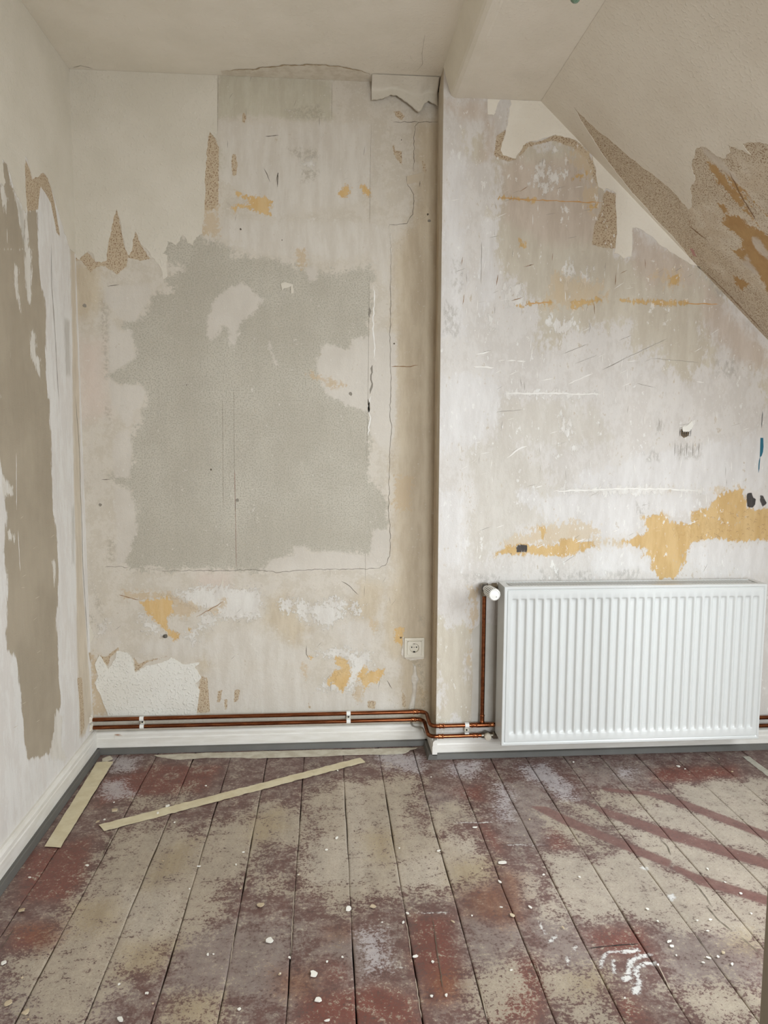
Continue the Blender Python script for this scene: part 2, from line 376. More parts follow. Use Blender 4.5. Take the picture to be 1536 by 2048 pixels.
back_fields = {
 'pink': [D([(470, 540), (610, 540), (620, 760), (640, 960), (470, 1000)]), H_([(0, 430), (180, 430), (160, 520), (0, 520)])],
 'tan': [P_([(786, 520), (800, 470), (830, 440), (835, 250), (885, 245), (885, 1470), (800, 1470), (800, 1330), (770, 1290), (770, 1200), (790, 1130), (783, 1100), (786, 800)]),
         D([(415, 40), (560, 100), (600, 140), (590, 300), (520, 420), (420, 420)]), H_([(500, 540), (640, 760), (560, 870), (450, 760), (380, 720), (420, 600)]),
         H_([(960, 480), (1080, 520), (1040, 760), (860, 640)]), H_([(0, 930), (560, 980), (300, 1000), (0, 1010)])],
 'green': [B([(110, 200), (780, 240), (778, 470), (600, 470), (300, 450), (110, 460)]), B([(100, 640), (200, 640), (170, 800), (110, 770)]), B([(600, 660), (690, 640), (720, 760), (610, 840)])],
 'concrete': [P_([(318, 490), (345, 478), (400, 468), (440, 488), (470, 508), (520, 515), (560, 520), (600, 532), (640, 548), (690, 542), (735, 530), (748, 550), (745, 580), (740, 640), (740, 690), (742, 800), (740, 900), (740, 960), (772, 1005), (776, 1060), (760, 1090), (742, 1112), (640, 1108), (590, 1103), (580, 1118), (540, 1125), (530, 1142), (250, 1138), (243, 1105), (258, 1060), (268, 1010), (255, 990), (232, 965), (225, 950), (260, 952), (265, 910), (256, 880), (285, 835), (290, 785), (270, 770), (225, 762), (215, 750), (250, 725), (270, 710), (265, 680), (250, 655), (280, 635), (300, 615), (300, 592), (350, 585), (330, 560), (368, 540), (340, 530), (326, 510)])],
 'light': [B([(115, 490), (1000, 500), (1005, 820), (930, 960), (480, 1040), (430, 1040), (120, 800)]), B([(110, 1060), (1000, 1090), (1120, 1120), (1120, 1500), (1000, 1250), (900, 1300), (600, 1280), (440, 1270), (300, 1250), (100, 1150)]),
           H_([(30, 860), (100, 790), (300, 760), (480, 860), (620, 890), (640, 1000), (600, 1100), (700, 1130), (1100, 1130), (1180, 1200), (1180, 1240), (60, 1250), (50, 1040)]),
           H_([(800, 720), (1000, 720), (1020, 860), (900, 900), (820, 830)]), G([(560, 760), (690, 700), (700, 880), (600, 930), (560, 850)]), G([(840, 850), (1000, 800), (1200, 820), (1190, 930), (1000, 920), (830, 900)])],
 'filler': [E_([(240, 170), (300, 225), (375, 290), (340, 350), (300, 390), (240, 430), (215, 530), (200, 570), (170, 540), (165, 470), (140, 450), (100, 510), (60, 535), (40, 500), (40, 420), (70, 330), (110, 270), (180, 220), (235, 200)]),
            E_([(880, 580), (900, 530), (1000, 510), (1010, 480), (1160, 490), (1160, 1000), (1130, 1170), (1060, 1160), (1010, 1080), (1010, 970), (950, 940), (880, 920), (760, 860), (700, 780), (690, 650), (720, 560), (800, 565), (860, 590)]),
            H_([(385, 410), (420, 355), (560, 330), (550, 280), (620, 265), (660, 310), (780, 300), (900, 320), (1000, 335), (1020, 180), (1090, 170), (1125, 200), (1115, 370), (1050, 405), (800, 410), (470, 425)]),
            D([(640, 750), (700, 800), (840, 800), (860, 850), (830, 930), (800, 950), (760, 1040), (720, 1000), (700, 960), (660, 930)]),
            D([(640, 390), (700, 480), (770, 480), (790, 560), (800, 640), (700, 700), (640, 730)]), D([(620, 300), (620, 220), (880, 200), (900, 260), (840, 340), (800, 420), (700, 400)]),
            D([(680, 1090), (760, 1060), (780, 1180), (760, 1340), (680, 1340), (665, 1200)]), D([(680, 1400), (770, 1420), (780, 1536), (680, 1536)]), G([(690, 0), (790, 0), (810, 180), (750, 340), (720, 380), (690, 380)]),
            E_([(410, 540), (460, 690), (440, 690), (400, 560)]), E_([(620, 100), (690, 110), (690, 180), (640, 190)])],
 'scrap': [G([(980, 550), (1300, 520), (1536, 520), (1536, 690), (1300, 700), (1150, 640)]), H_([(0, 530), (330, 540), (360, 640), (300, 700), (150, 700), (0, 620)]), H_([(480, 590), (540, 590), (540, 660), (480, 670)]),
           H_([(570, 600), (640, 620), (640, 720), (580, 700)]), H_([(650, 640), (760, 590), (860, 600), (850, 700), (740, 760), (680, 700)]), H_([(910, 600), (950, 620), (940, 670), (900, 660)]),
           G([(840, 690), (960, 760), (960, 800), (860, 760)]), G([(580, 730), (640, 720), (600, 790), (570, 800)]), G([(1090, 780), (1160, 760), (1140, 830), (1090, 810)]), H_([(0, 680), (90, 690), (90, 750), (0, 750)]),
           H_([(700, 900), (800, 880), (1000, 900), (1000, 1000), (900, 1120), (700, 1120), (900, 960)]), B([(610, 705), (660, 720), (650, 745), (610, 735)])],
 'chip': [A([(1240, 770), (1225, 850), (1212, 1000), (1205, 1200), (1200, 1240), (1250, 1245), (1292, 1210), (1292, 870), (1270, 810)]),
          A([(690, 1225), (655, 1340), (625, 1536), (625, 1580), (690, 1615), (745, 1570), (760, 1510), (740, 1470), (720, 1380)]),
          A([(800, 1360), (772, 1480), (752, 1520), (780, 1530), (830, 1540), (890, 1530), (870, 1505), (830, 1440)]),
          D([(405, -5), (500, -5), (575, 80), (560, 110), (535, 130), (500, 90), (480, 60), (440, 70), (415, 50)]), D([(630, -5), (760, -5), (745, 100), (690, 145), (650, 90), (560, 100), (570, 70), (630, 65)]),
          G([(1188, 1042), (1225, 1050), (1240, 1255), (1150, 1258), (1170, 1120)]), B([(1145, 425), (1180, 420), (1212, 450), (1190, 475), (1160, 455)]), B([(250, 435), (262, 425), (275, 460), (265, 490), (250, 485)]),
          B([(190, 672), (210, 675), (222, 740), (215, 800), (192, 800), (185, 740)]), B([(1140, 605), (1155, 650), (1192, 660), (1195, 745), (1160, 700), (1140, 660)]), B([(1310, 710), (1330, 730), (1340, 785), (1318, 775)]),
          H_([(105, 1130), (130, 1125), (120, 1190), (100, 1200)]), H_([(205, 1120), (240, 1120), (225, 1180), (200, 1200)]), H_([(145, 1175), (165, 1180), (160, 1240), (145, 1240)]), H_([(640, 1195), (660, 1230), (640, 1230)]), H_([(990, 1185), (1040, 1190), (1030, 1235), (990, 1230)]),
          H_([(1190, 1110), (1215, 1170), (1215, 1230), (1195, 1220)]), G([(560, 900), (640, 990), (650, 930), (700, 890), (700, 870), (620, 930)]), G([(790, 930), (800, 1015), (870, 960), (1000, 920), (860, 950), (820, 970)])],
 'kraft': [E_([(1150, 1335), (1250, 1340), (1245, 1536), (1150, 1536)]), H_([(1140, 0), (1245, 0), (1245, 40), (1190, 62), (1140, 20)]), A([(1203, 1235), (1196, 1390), (1290, 1390), (1296, 1200), (1250, 1245)]), G([(730, 545), (1000, 545), (1100, 600), (1220, 640), (1300, 620), (1290, 680), (1200, 650), (1100, 690), (1020, 680), (1000, 575), (830, 590), (740, 580)]),
           H_([(1010, 700), (1050, 715), (1030, 780), (1005, 750)]), G([(1310, 590), (1330, 585), (1325, 620), (1300, 640)]), E_([(575, 0), (620, 0), (625, 60), (600, 110), (580, 60)]), B([(575, 1240), (620, 1230), (628, 1320), (600, 1330), (575, 1290)]),
           H_([(600, 960), (640, 970), (620, 1050), (595, 1010)]), H_([(1290, 1100), (1335, 1130), (1330, 1230), (1300, 1240)]), H_([(925, 1060), (960, 1110), (940, 1190), (910, 1170)]), G([(540, 900), (575, 960), (570, 1060), (630, 1260), (550, 1270), (545, 1100)]), E_([(640, 740), (660, 730), (860, 800), (770, 805)])],
 'ochre': [B([(200, 895), (240, 905), (260, 920), (350, 925), (400, 930), (430, 960), (410, 980), (418, 1042), (340, 1020), (280, 992), (212, 990), (206, 1022), (190, 990), (230, 972), (290, 970), (300, 945), (255, 932), (210, 915)]),
           B([(805, 908), (850, 872), (860, 845), (888, 880), (880, 912), (850, 927), (820, 918)]), B([(948, 870), (970, 855), (1012, 890), (1000, 925), (970, 910)]),
           G([(830, 600), (900, 590), (1000, 568), (1020, 600), (1020, 660), (990, 690), (992, 740), (1012, 780), (1000, 812), (960, 760), (900, 700), (850, 640)]), G([(1010, 770), (1060, 790), (1040, 830), (1010, 820)]), G([(1112, 755), (1130, 755), (1125, 785), (1110, 780)]),
           H_([(800, 925), (850, 935), (880, 960), (892, 990), (880, 1070), (840, 1135), (800, 1090), (770, 1080), (760, 1115), (752, 1070), (790, 1010), (832, 1000), (798, 965)]),
           H_([(982, 975), (985, 1022), (1040, 1005), (1088, 1003), (1075, 1042), (1040, 1088), (1000, 1080), (975, 1125), (950, 1070), (930, 1040), (950, 1008)]),
           H_([(1150, 765), (1205, 750), (1195, 855), (1150, 835)]), H_([(640, 925), (668, 930), (655, 945)])],
 'dark': [B([(520, 640), (700, 650), (700, 700), (600, 720)]), B([(600, 770), (700, 770), (680, 820), (605, 840)]), B([(500, 420), (700, 380), (740, 470), (560, 460)]), D([(600, 300), (640, 340), (640, 720), (625, 720), (605, 500)]), D([(620, 930), (650, 925), (655, 1020), (630, 1010)]),
          G([(640, 230), (680, 250), (670, 360), (640, 350)]), G([(560, 540), (600, 600), (600, 680), (560, 640)]), G([(500, 660), (560, 680), (580, 760), (520, 700)]), H_([(1230, 940), (1320, 940), (1340, 1240), (1290, 1230), (1300, 1000)]), H_([(1290, 690), (1325, 690), (1320, 740), (1300, 740)]), G([(745, 1300), (830, 1295), (830, 1320), (760, 1322)])],
}
us, vs = arange(-.01, XJ+.01, .0055), arange(0, H, .0055)
me, P = grid_mesh('wall_back', us, vs, lambda u, v: np.stack([u, 0*u, v], 1))
for k, polys in back_fields.items(): set_field(me, k, field(P, [u_back(q) for q in polys]))
wall_back = struct(link('wall_back', me, MAT_back))

# ------------------------------------------------------------------ projecting wall (right) with its narrow left flank
MAT_jog = layered('stripped_plaster_projection', ((214, 208, 201), (207, 200, 192)), [
    dict(f='beige', c=(203, 194, 176), c2=(196, 185, 166), a1=.16, a2=.11, soft=.022, op=.9),
    dict(f='soft', c=(203, 196, 182), c2=(198, 189, 173), a1=.16, a2=.11, soft=.03, op=.45),
    dict(f='warm', c=(201, 186, 171), c2=(194, 178, 162), a1=.06, a2=.05, soft=.03, op=.85),
    dict(f='light', c=(221, 217, 213), c2=(215, 210, 205), a1=.10, a2=.09, soft=.016, op=.85),
    dict(f='scrap', c=(226, 222, 215), c2=(219, 213, 205), a1=.04, a2=.08, soft=.006, h=.0005),
    dict(f='chip', a1=.005, a2=.006, soft=.003, **CHIP),
    dict(f='kraft', c=(202, 180, 147), c2=(208, 190, 162), a1=.05, a2=.09, soft=.008, op=.75),
    dict(f='ochre', c=(208, 176, 124), c2=(200, 165, 110), a1=.016, a2=.035, soft=.004, h=-.0006),
    dict(f='grey', c=(186, 180, 171), c2=(172, 165, 156), a1=.02, a2=.02, soft=.012, op=.7, gate=('2', .44, .6)),
    dict(f='black', c=(56, 52, 50), c2=(74, 68, 64), a1=.003, a2=.006, soft=.0015, h=-.001),
], st=(1, 1, .5), auto=((.59, .605, (230, 227, 221), .8), (.405, .385, (192, 178, 158), .65), (.345, .335, (168, 140, 108), .7)))
jog_fields = {
 'beige': [C([(300, 720), (390, 720), (430, 650), (560, 625), (680, 665), (740, 760), (760, 850), (840, 880), (850, 1150), (920, 1180), (1130, 1150), (1260, 1240), (1340, 1320), (1250, 1440), (1180, 1500), (1000, 1490), (700, 1480), (560, 1450), (420, 1380), (370, 1250), (260, 1180), (260, 1000), (320, 960), (325, 800)]),
           F_([(470, 100), (520, 280), (560, 300), (640, 260), (730, 210), (800, 220), (900, 220), (920, 340), (1000, 340), (1180, 440), (1290, 380), (1240, 200), (1330, 90), (900, 60)]), 
           F_([(1480, 300), (1536, 300), (1536, 560), (1500, 500)]), I_([(30, 330), (190, 330), (190, 780), (30, 780)]), C([(190, 620), (240, 620), (240, 700), (180, 690)])],
 'soft': [F_([(160, 740), (420, 740), (560, 900), (640, 1060), (420, 1160), (300, 1240), (160, 1240), (170, 1000)]),
           F_([(300, 560), (700, 560), (820, 720), (560, 760), (300, 700)])],
 'warm': [C([(66, 470), (255, 470), (290, 600), (290, 700), (250, 720), (250, 540), (160, 540)]), C([(330, 740), (700, 720), (760, 900), (760, 1100), (560, 1120), (340, 1000)]), C([(920, 1050), (1130, 1170), (1230, 1290), (1000, 1300), (920, 1180)]), F_([(1250, 30), (1536, 320), (1536, 420), (1400, 360), (1250, 200)])],
 'light': [F_([(40, 430), (300, 420), (300, 640), (200, 740), (40, 800)]), F_([(980, 790), (1536, 700), (1536, 960), (640, 960), (700, 880)]), F_([(420, 980), (960, 960), (1190, 970), (1200, 1050), (960, 1060), (920, 1160), (760, 1170), (520, 1080)]), F_([(740, 1200), (900, 1210), (980, 1260), (1010, 1330), (740, 1330)]), F_([(1180, 1210), (1290, 1180), (1400, 1200), (1536, 1190), (1536, 1340), (1160, 1340)]),
           C([(64, 720), (150, 720), (150, 1536), (60, 1536)]), F_([(40, 980), (160, 960), (150, 1300), (40, 1300)]), C([(240, 1000), (310, 1000), (300, 1350), (230, 1400)])],
 'scrap': [C([(520, 670), (580, 665), (570, 690), (510, 690)]), C([(500, 740), (520, 740), (490, 820), (460, 830)]), C([(550, 770), (620, 780), (600, 800), (550, 830)]), C([(515, 850), (530, 840), (540, 865), (520, 865)]), C([(600, 1240), (640, 1160), (660, 1240), (620, 1320)]), C([(690, 1240), (740, 1220), (730, 1290), (690, 1300)]), C([(540, 1460), (660, 1460), (660, 1510), (580, 1510)]), C([(270, 1440), (310, 1460), (290, 1480), (260, 1470)]), C([(340, 1300), (420, 1300), (420, 1400), (340, 1400)]),
           F_([(600, 950), (840, 945), (1080, 945), (1230, 955), (1220, 965), (1000, 960), (800, 968), (620, 962)]), F_([(340, 510), (640, 512), (780, 515), (780, 522), (600, 524), (340, 520)]), F_([(1180, 650), (1200, 640), (1210, 660), (1180, 670)]), F_([(600, 650), (640, 640), (630, 700), (600, 690)]), F_([(645, 755), (690, 755), (690, 765), (645, 765)]), F_([(1110, 1130), (1190, 1120), (1190, 1160), (1130, 1160)]), F_([(1220, 1110), (1300, 1110), (1300, 1180), (1240, 1170)])],
 'chip': [C([(735, 1110), (745, 1030), (775, 960), (790, 880), (800, 865), (845, 880), (852, 1000), (845, 1130), (780, 1125)]), C([(300, 620), (345, 590), (325, 690), (390, 725), (350, 735), (290, 705)]), C([(430, 650), (500, 640), (570, 612), (650, 632), (720, 690), (756, 780), (760, 840), (735, 790), (710, 720), (640, 665), (560, 640), (450, 668), (400, 715)])],
 'kraft': [C([(640, 680), (720, 690), (740, 760), (720, 800), (650, 740)]), C([(680, 840), (760, 860), (740, 960), (700, 900)]), C([(560, 1240), (780, 1290), (800, 1370), (640, 1390), (540, 1390), (440, 1370), (540, 1340)]), C([(1010, 1250), (1130, 1230), (1140, 1300), (1080, 1310)]), F_([(300, 1240), (420, 1140), (660, 1100), (760, 1130), (720, 1190), (540, 1200)]), F_([(740, 1185), (900, 1185), (1000, 1140), (1000, 1200), (740, 1205)]), F_([(970, 1080), (1060, 1060), (1090, 1110), (1000, 1150)]), F_([(1290, 950), (1420, 945), (1330, 965), (1290, 960)]), I_([(180, 180), (210, 180), (230, 290), (200, 370), (175, 340)]), I_([(165, 480), (185, 460), (185, 500), (165, 505)])],
 'ochre': [F_([(640, 100), (700, 92), (780, 75), (785, 95), (700, 115), (645, 128)]), F_([(860, 86), (990, 95), (985, 110), (880, 102)]), F_([(1010, 94), (1160, 100), (1200, 105), (1160, 114), (1015, 110)]), F_([(440, 100), (560, 95), (560, 108), (440, 112)]), F_([(395, 120), (440, 110), (430, 130)]), C([(310, 890), (420, 900), (480, 905), (470, 918), (400, 912), (310, 905)]), C([(660, 785), (712, 785), (705, 812), (650, 815)]), C([(720, 940), (760, 925), (745, 955)]), C([(405, 1090), (435, 1090), (430, 1125), (408, 1125)]), C([(1075, 1255), (1125, 1250), (1130, 1300), (1090, 1290)]),
           F_([(1195, 1050), (1270, 1040), (1290, 1000), (1340, 962), (1420, 945), (1432, 990), (1450, 1040), (1560, 1040), (1560, 1180), (1470, 1185), (1390, 1195), (1300, 1170), (1230, 1180), (1182, 1200), (1170, 1250), (1150, 1300), (1120, 1358), (1040, 1358), (1010, 1310), (1003, 1250), (960, 1260), (990, 1230), (900, 1200), (870, 1190), (930, 1170), (990, 1140), (970, 1080), (1050, 1062), (1090, 1102), (1190, 1110)]),
           F_([(300, 1242), (350, 1212), (440, 1200), (560, 1212), (600, 1180), (732, 1185), (742, 1210), (680, 1240), (600, 1255), (500, 1247), (380, 1247)]), F_([(500, 1130), (525, 1125), (520, 1180), (500, 1190)])],
 'grey': [F_([(1120, 740), (1235, 740), (1232, 810), (1125, 810)]), F_([(1020, 660), (1060, 640), (1060, 690), (1030, 700)]), F_([(840, 1320), (960, 1310), (960, 1365), (840, 1365)]), F_([(970, 780), (1040, 780), (1040, 820), (980, 820)]), C([(105, 1180), (150, 1180), (150, 1330), (105, 1330)]), F_([(60, 90), (130, 130), (130, 260), (60, 250)]), F_([(940, 1015), (990, 1015), (985, 1060), (945, 1060)]), I_([(160, 110), (320, 115), (330, 150), (160, 150)]), I_([(500, 90), (900, 100), (900, 135), (500, 140)]), C([(1240, 1240), (1300, 1300), (1330, 1340), (1300, 1340)]), F_([(1300, 370), (1400, 360), (1390, 440), (1310, 440)])],
 'black': [F_([(1440, 968), (1462, 966), (1468, 990), (1482, 995), (1478, 1020), (1465, 1035), (1440, 1030)]), F_([(1500, 975), (1515, 980), (1530, 1015), (1510, 1032), (1498, 1000)]), F_([(393, 1212), (405, 1203), (440, 1205), (440, 1238), (393, 1237)]), F_([(360, 1245), (372, 1242), (370, 1250)])],
}
XR = 3.6
def jog_keep(u, v): return (v < np.minimum(SOF, S0[2]+(u-S0[0])*sdir[2]/sdir[0]) + .02) | (u < XJ+.09)
us, vs = arange(XJ, 2.75, .0055), arange(0, H, .0055)
me, P = grid_mesh('wall_projection', us, vs, lambda u, v: np.stack([u, 0*u+YJ, v], 1), jog_keep)
for k, polys in jog_fields.items(): set_field(me, k, field(P, [u_jog(q) for q in polys]))
wall_jog = struct(link('wall_projection', me, MAT_jog))
us, vs = arange(2.75, KX+.02, .05), arange(0, KZ+.3, .05)
me, P = grid_mesh('wall_projection_end', us, vs, lambda u, v: np.stack([u, 0*u+YJ, v], 1), lambda u, v: v < S0[2]+(u-S0[0])*sdir[2]/sdir[0]+.02)
for k in jog_fields: set_field(me, k, np.full(len(P), -.08))
link('plain_end', me, MAT_jog, wall_jog)
MAT_flank = layered('stripped_plaster_flank', ((204, 192, 175), (192, 178, 157)), [dict(f='tan', c=(186, 168, 140), c2=(176, 154, 126), a1=.08, a2=.05, soft=.04, op=.7),
    dict(f='chip', a1=.01, a2=.01, soft=.002, **CHIP)], st=(1, 1, .25))
me, P = grid_mesh('wall_flank', arange(YJ, 0, .0055), arange(0, H, .011), lambda u, v: np.stack([0*u+XJ, u, v], 1))
set_field(me, 'tan', field(P, [[(YJ, .1), (0, .1), (0, 2.3), (-.05, 2.3), (-.06, 1.2)]]))
set_field(me, 'chip', field(P, [[(YJ+.02, .12), (YJ+.05, .12), (YJ+.05, .55), (YJ+.03, .6)], [(-.04, .5), (-.02, .5), (-.02, .9), (-.03, .9)], [(YJ+.002, 1.98), (YJ+.02, 2.0), (YJ+.012, 2.07), (YJ+.001, 2.06)]]))
struct(link('wall_flank', me, MAT_flank))

# ------------------------------------------------------------------ left wall
MAT_left = layered('stripped_plaster_left', ((223, 219, 213), (216, 210, 203)), [
    dict(f='tan', c=(204, 190, 168), c2=(195, 180, 157), a1=.02, a2=.015, soft=.012, op=.85),
    dict(f='brown', c=(171, 158, 138), c2=(163, 150, 130), cn='3', a1=.014, a2=.028, soft=.004, h=-.0005),
    dict(f='streak', c=(219, 213, 203), c2=(211, 204, 192), a1=.02, a2=.04, soft=.004, h=.0005),
    dict(f='grey', c=(176, 170, 158), c2=(165, 158, 145), a1=.01, a2=.01, soft=.012, op=.5),
    dict(f='chip', a1=.004, a2=.004, soft=.002, **CHIP),
], st=(1, 1, .25))
left_fields = {
 'tan': [D([(415, 0), (440, 0), (450, 400), (470, 900), (478, 1536), (440, 1536), (430, 900), (425, 400)]), G([(440, 0), (480, 0), (490, 500), (520, 900), (545, 1260), (500, 1390), (470, 1400), (460, 1000), (450, 500)]), A([(130, 1300), (160, 1290), (165, 1480), (150, 1480)])],
 'brown': [A([(10, 940), (45, 985), (70, 1100), (112, 1190), (150, 1290), (160, 1240), (205, 1230), (225, 1250), (228, 1480), (0, 1480), (-260, 1700), (-260, 1000), (0, 1090), (25, 1080)]),
           [*D([(-250, -20), (228, -5), (235, 170), (262, 290), (270, 400), (270, 600), (276, 800), (290, 900), (300, 1100), (305, 1300), (312, 1536)]), *G([(335, 200), (345, 420), (340, 600), (330, 700), (345, 900), (350, 1050), (362, 1200), (350, 1250), (335, 1400), (310, 1490), (160, 1536), (140, 1400), (120, 1150), (95, 930), (40, 880), (45, 500), (20, 300), (45, 100), (30, 0)]), *D([(25, 1400), (0, 1230), (-150, 1100)])]],
 'streak': [D([(85, 90), (105, 100), (105, 220), (118, 360), (100, 280), (80, 200)]), D([(145, -10), (180, -10), (188, 150), (182, 330), (160, 290), (145, 120)]), D([(180, 480), (208, 490), (215, 620), (240, 650), (236, 750), (215, 700), (185, 640)]), D([(15, 1340), (40, 1380), (75, 1400), (70, 1450), (20, 1450)]), D([(0, 850), (10, 870), (0, 885)]), A([(0, 1100), (20, 1090), (40, 1180), (35, 1270), (15, 1200)]), A([(78, 1125), (110, 1180), (150, 1290), (140, 1400), (115, 1300), (90, 1180)]), A([(145, 1260), (165, 1270), (170, 1480), (145, 1480)]),
            G([(330, 1240), (370, 1280), (360, 1450), (400, 1536), (290, 1536), (310, 1400)]), G([(50, 180), (90, 200), (80, 250), (50, 230)]), G([(310, 350), (330, 360), (325, 520), (310, 420)])],
 'grey': [A([(100, 1185), (130, 1240), (150, 1400), (140, 1480), (120, 1300)]), D([(380, 400), (410, 420), (415, 740), (390, 740)]), G([(425, 50), (440, 20), (440, 380), (425, 370)])],
 'chip': [A([(203, 1045), (250, 1018), (288, 1055), (322, 1200), (356, 1400), (335, 1375), (300, 1200), (268, 1140), (238, 1100), (225, 1240), (160, 1250), (150, 1100), (146, 930), (175, 1000), (190, 1060)]), G([(455, 1050), (485, 1050), (500, 1340), (478, 1390), (470, 1200)]), G([(520, 900), (545, 900), (552, 1000), (535, 960)])],
}
us, vs = arange(-1.95, 0.0, .0065), arange(0, H, .0065)
me, P = grid_mesh('wall_left', us, vs, lambda u, v: np.stack([0*u, u, v], 1))
for k, polys in left_fields.items(): set_field(me, k, field(P, [u_left(q) for q in polys]))
wall_left = struct(link('wall_left', me, MAT_left))
# plain continuation of the left wall, the wall behind the photographer and the knee wall under the slope
M_plain = simple('plain_wall_paint', (205, 198, 186), .8, c2=(196, 188, 174), nscale=4, bumpd=.001, bscale=20)
MB().box(-.06, 0, FRONT-.06, -1.95, 0, H).build('plain_wall_stretch', M_plain, wall_left)

# ------------------------------------------------------------------ ceiling, beam, lower ceiling, slope
me, P = grid_mesh('ceiling', arange(0, XJ+.05, .05), arange(FRONT, 0, .05), lambda u, v: np.stack([u, v, 0*u+H], 1))
ceiling = struct(link('ceiling', me, M_ceil))
b0 = on_jog(904, 193); b1 = on_jog(928, 194)
XB0, XB1 = float(b0[0]), float(b1[0])
mb = MB()
prof = [(XJ-.004, H+.01), (XJ+.006, H-.03), (XB0-.006, SOF+.012), (XB0, SOF+.004), (XB0+.012, SOF-.002), (XB1-.008, SOF-.002), (XB1, SOF), (float(S0[0])+.02, SOF), (float(S0[0])+.02, H+.01)]
mb.prism(prof, YJ+.001, FRONT, lambda p, q, t: (p, t, q))
beam = struct(mb.build('trim_1', M_ceil)); beam.name = 'ceiling_beam'
slen = (KX-S0[0])/sdir[0]
# slope with a dormer opening (the daylight comes from there)
DY0, DY1 = -1.22, -2.75
def slope_keep(u, v):
    return ~((u > .62) & (v < DY0) & (v > DY1))
MAT_slope = layered('torn_slope', ((200, 182, 156), (192, 172, 145)), [
    dict(f='all', c=(217, 205, 184), c2=(207, 192, 168), cn='2', speck=(.53, .61, (158, 130, 100)), a1=0, a2=0),
    dict(f='bare', c=(224, 214, 196), c2=(212, 197, 174), cn='1', a1=.06, a2=.07, soft=.014, speck=(.58, .65, (168, 141, 111))),
    dict(f='tan', c=(190, 154, 104), c2=(182, 144, 94), cn='1', a1=.02, a2=.035, soft=.003),
    dict(f='white', c=(220, 211, 197), c2=(212, 201, 186), a1=.02, a2=.02, soft=.008, op=.85),
    dict(f='pink', c=(196, 150, 142), a1=.001, a2=.002, soft=.002),
], sp=240)
# speckle of the paper backing all over the bare slope
t_ = MAT_slope.node_tree
slope_fields = {
 'bare': [C([(1180, 950), (1300, 900), (1400, 960), (1536, 1000), (1560, 1360), (1480, 1320), (1360, 1180), (1220, 1060)]), C([(1250, 680), (1340, 735), (1536, 930), (1560, 1060), (1440, 900), (1330, 790)]), C([(1380, 700), (1536, 760), (1536, 900), (1400, 780)]), C([(1260, 1140), (1400, 1290), (1330, 1260), (1240, 1180)])],
 'tan': [C([(1262, 728), (1300, 752), (1340, 800), (1400, 880), (1450, 960), (1498, 1035), (1440, 972), (1400, 925), (1350, 870), (1300, 815), (1275, 775)]), C([(1330, 770), (1370, 800), (1420, 870), (1460, 935), (1420, 895), (1370, 840)]), C([(1390, 830), (1420, 850), (1450, 890), (1536, 980), (1480, 935), (1430, 885)]), C([(1325, 1020), (1345, 985), (1400, 980), (1440, 1020), (1490, 1040), (1580, 1090), (1580, 1360), (1536, 1330), (1490, 1240), (1440, 1200), (1360, 1130), (1420, 1130), (1410, 1080)]), C([(1385, 1260), (1430, 1275), (1450, 1290), (1420, 1315), (1390, 1290)]), C([(1310, 930), (1340, 935), (1360, 960), (1335, 965)])],
 'white': [C([(1240, 670), (1265, 680), (1340, 740), (1420, 850), (1370, 810), (1290, 740), (1250, 700)]), C([(1460, 1080), (1490, 1080), (1536, 1140), (1536, 1180), (1480, 1130)]), C([(1440, 1160), (1490, 1240), (1480, 1250), (1420, 1200)])],
 'pink': [C([(1180, 1128), (1195, 1130), (1212, 1168), (1195, 1160)])],
}
us, vs = arange(0, 1.25, .0065), arange(-1.2, YJ, .0065)
me, P = grid_mesh('ceiling_slope', us, vs, lambda u, v: np.array([from_slope(a, b, 0) for a, b in zip(u, v)]))
set_field(me, 'all', np.full(len(P), .08))
for k, polys in slope_fields.items(): set_field(me, k, field(P, [u_slope(q) for q in polys]))
slope = struct(link('ceiling_slope', me, MAT_slope))
def slope_piece(u0, u1, v0, v1):
    pts = [(u0, v0), (u1, v0), (u1, v1), (u0, v1)]
    slab('plain_slope_stretch', pts, lambda u, v, o: from_slope(u, v, o), .02, M_ceil, slope, base=-.02)
slope_piece(0, slen, FRONT, DY1); slope_piece(0, .62, DY1, DY0); slope_piece(0, slen, DY0, -1.2); slope_piece(1.25, slen, -1.2, YJ)
# knee wall, dormer cheeks, dormer window, rear wall with the added fill window
dx0, _, dz0 = from_slope(.62, 0, 0)
kn = struct(MB().box(KX, KX+.06, FRONT, YJ, 0, .82).build('wall_right', M_plain))
zt = max(dz0, 2.0)
MB().box(KX, KX+.06, YJ, DY0, .82, KZ+.05).build('upper_stretch', M_plain, kn)
MB().box(KX, KX+.06, DY1, FRONT, .82, KZ+.05).build('upper_stretch', M_plain, kn)
for y_ in (DY0, DY1-.05):   # triangular cheeks standing on the slope
    MB().prism([(dx0, dz0), (KX+.1, KZ-.1), (KX+.1, zt), (dx0, zt)], y_, y_+.05, lambda p, q, t: (p, t, q)).build('dormer_cheek', M_plain, kn)
MB().box(dx0-.02, KX+.1, DY1-.05, DY0+.05, zt, zt+.04).build('dormer_ceiling', M_plain, kn)
w1 = struct(MB().box(KX+.04, KX+.09, DY1, DY0, .82, .88).box(KX+.04, KX+.09, DY1, DY0, zt-.06, zt).box(KX+.04, KX+.09, DY1, DY1+.06, .82, zt).box(KX+.04, KX+.09, DY0-.06, DY0, .82, zt).box(KX+.04, KX+.09, -2.015, -1.955, .82, zt).build('window_1', M_trimwhite))
wr = struct(MB().box(0, .95, FRONT-.06, FRONT, 0, H).box(2.56, KX, FRONT-.06, FRONT, 0, KZ+.6).box(.95, 1.44, FRONT-.06, FRONT, 0, H).box(1.44, 2.56, FRONT-.06, FRONT, 0, .67).box(1.44, 2.56, FRONT-.06, FRONT, 1.83, H).build('wall_front', M_plain))
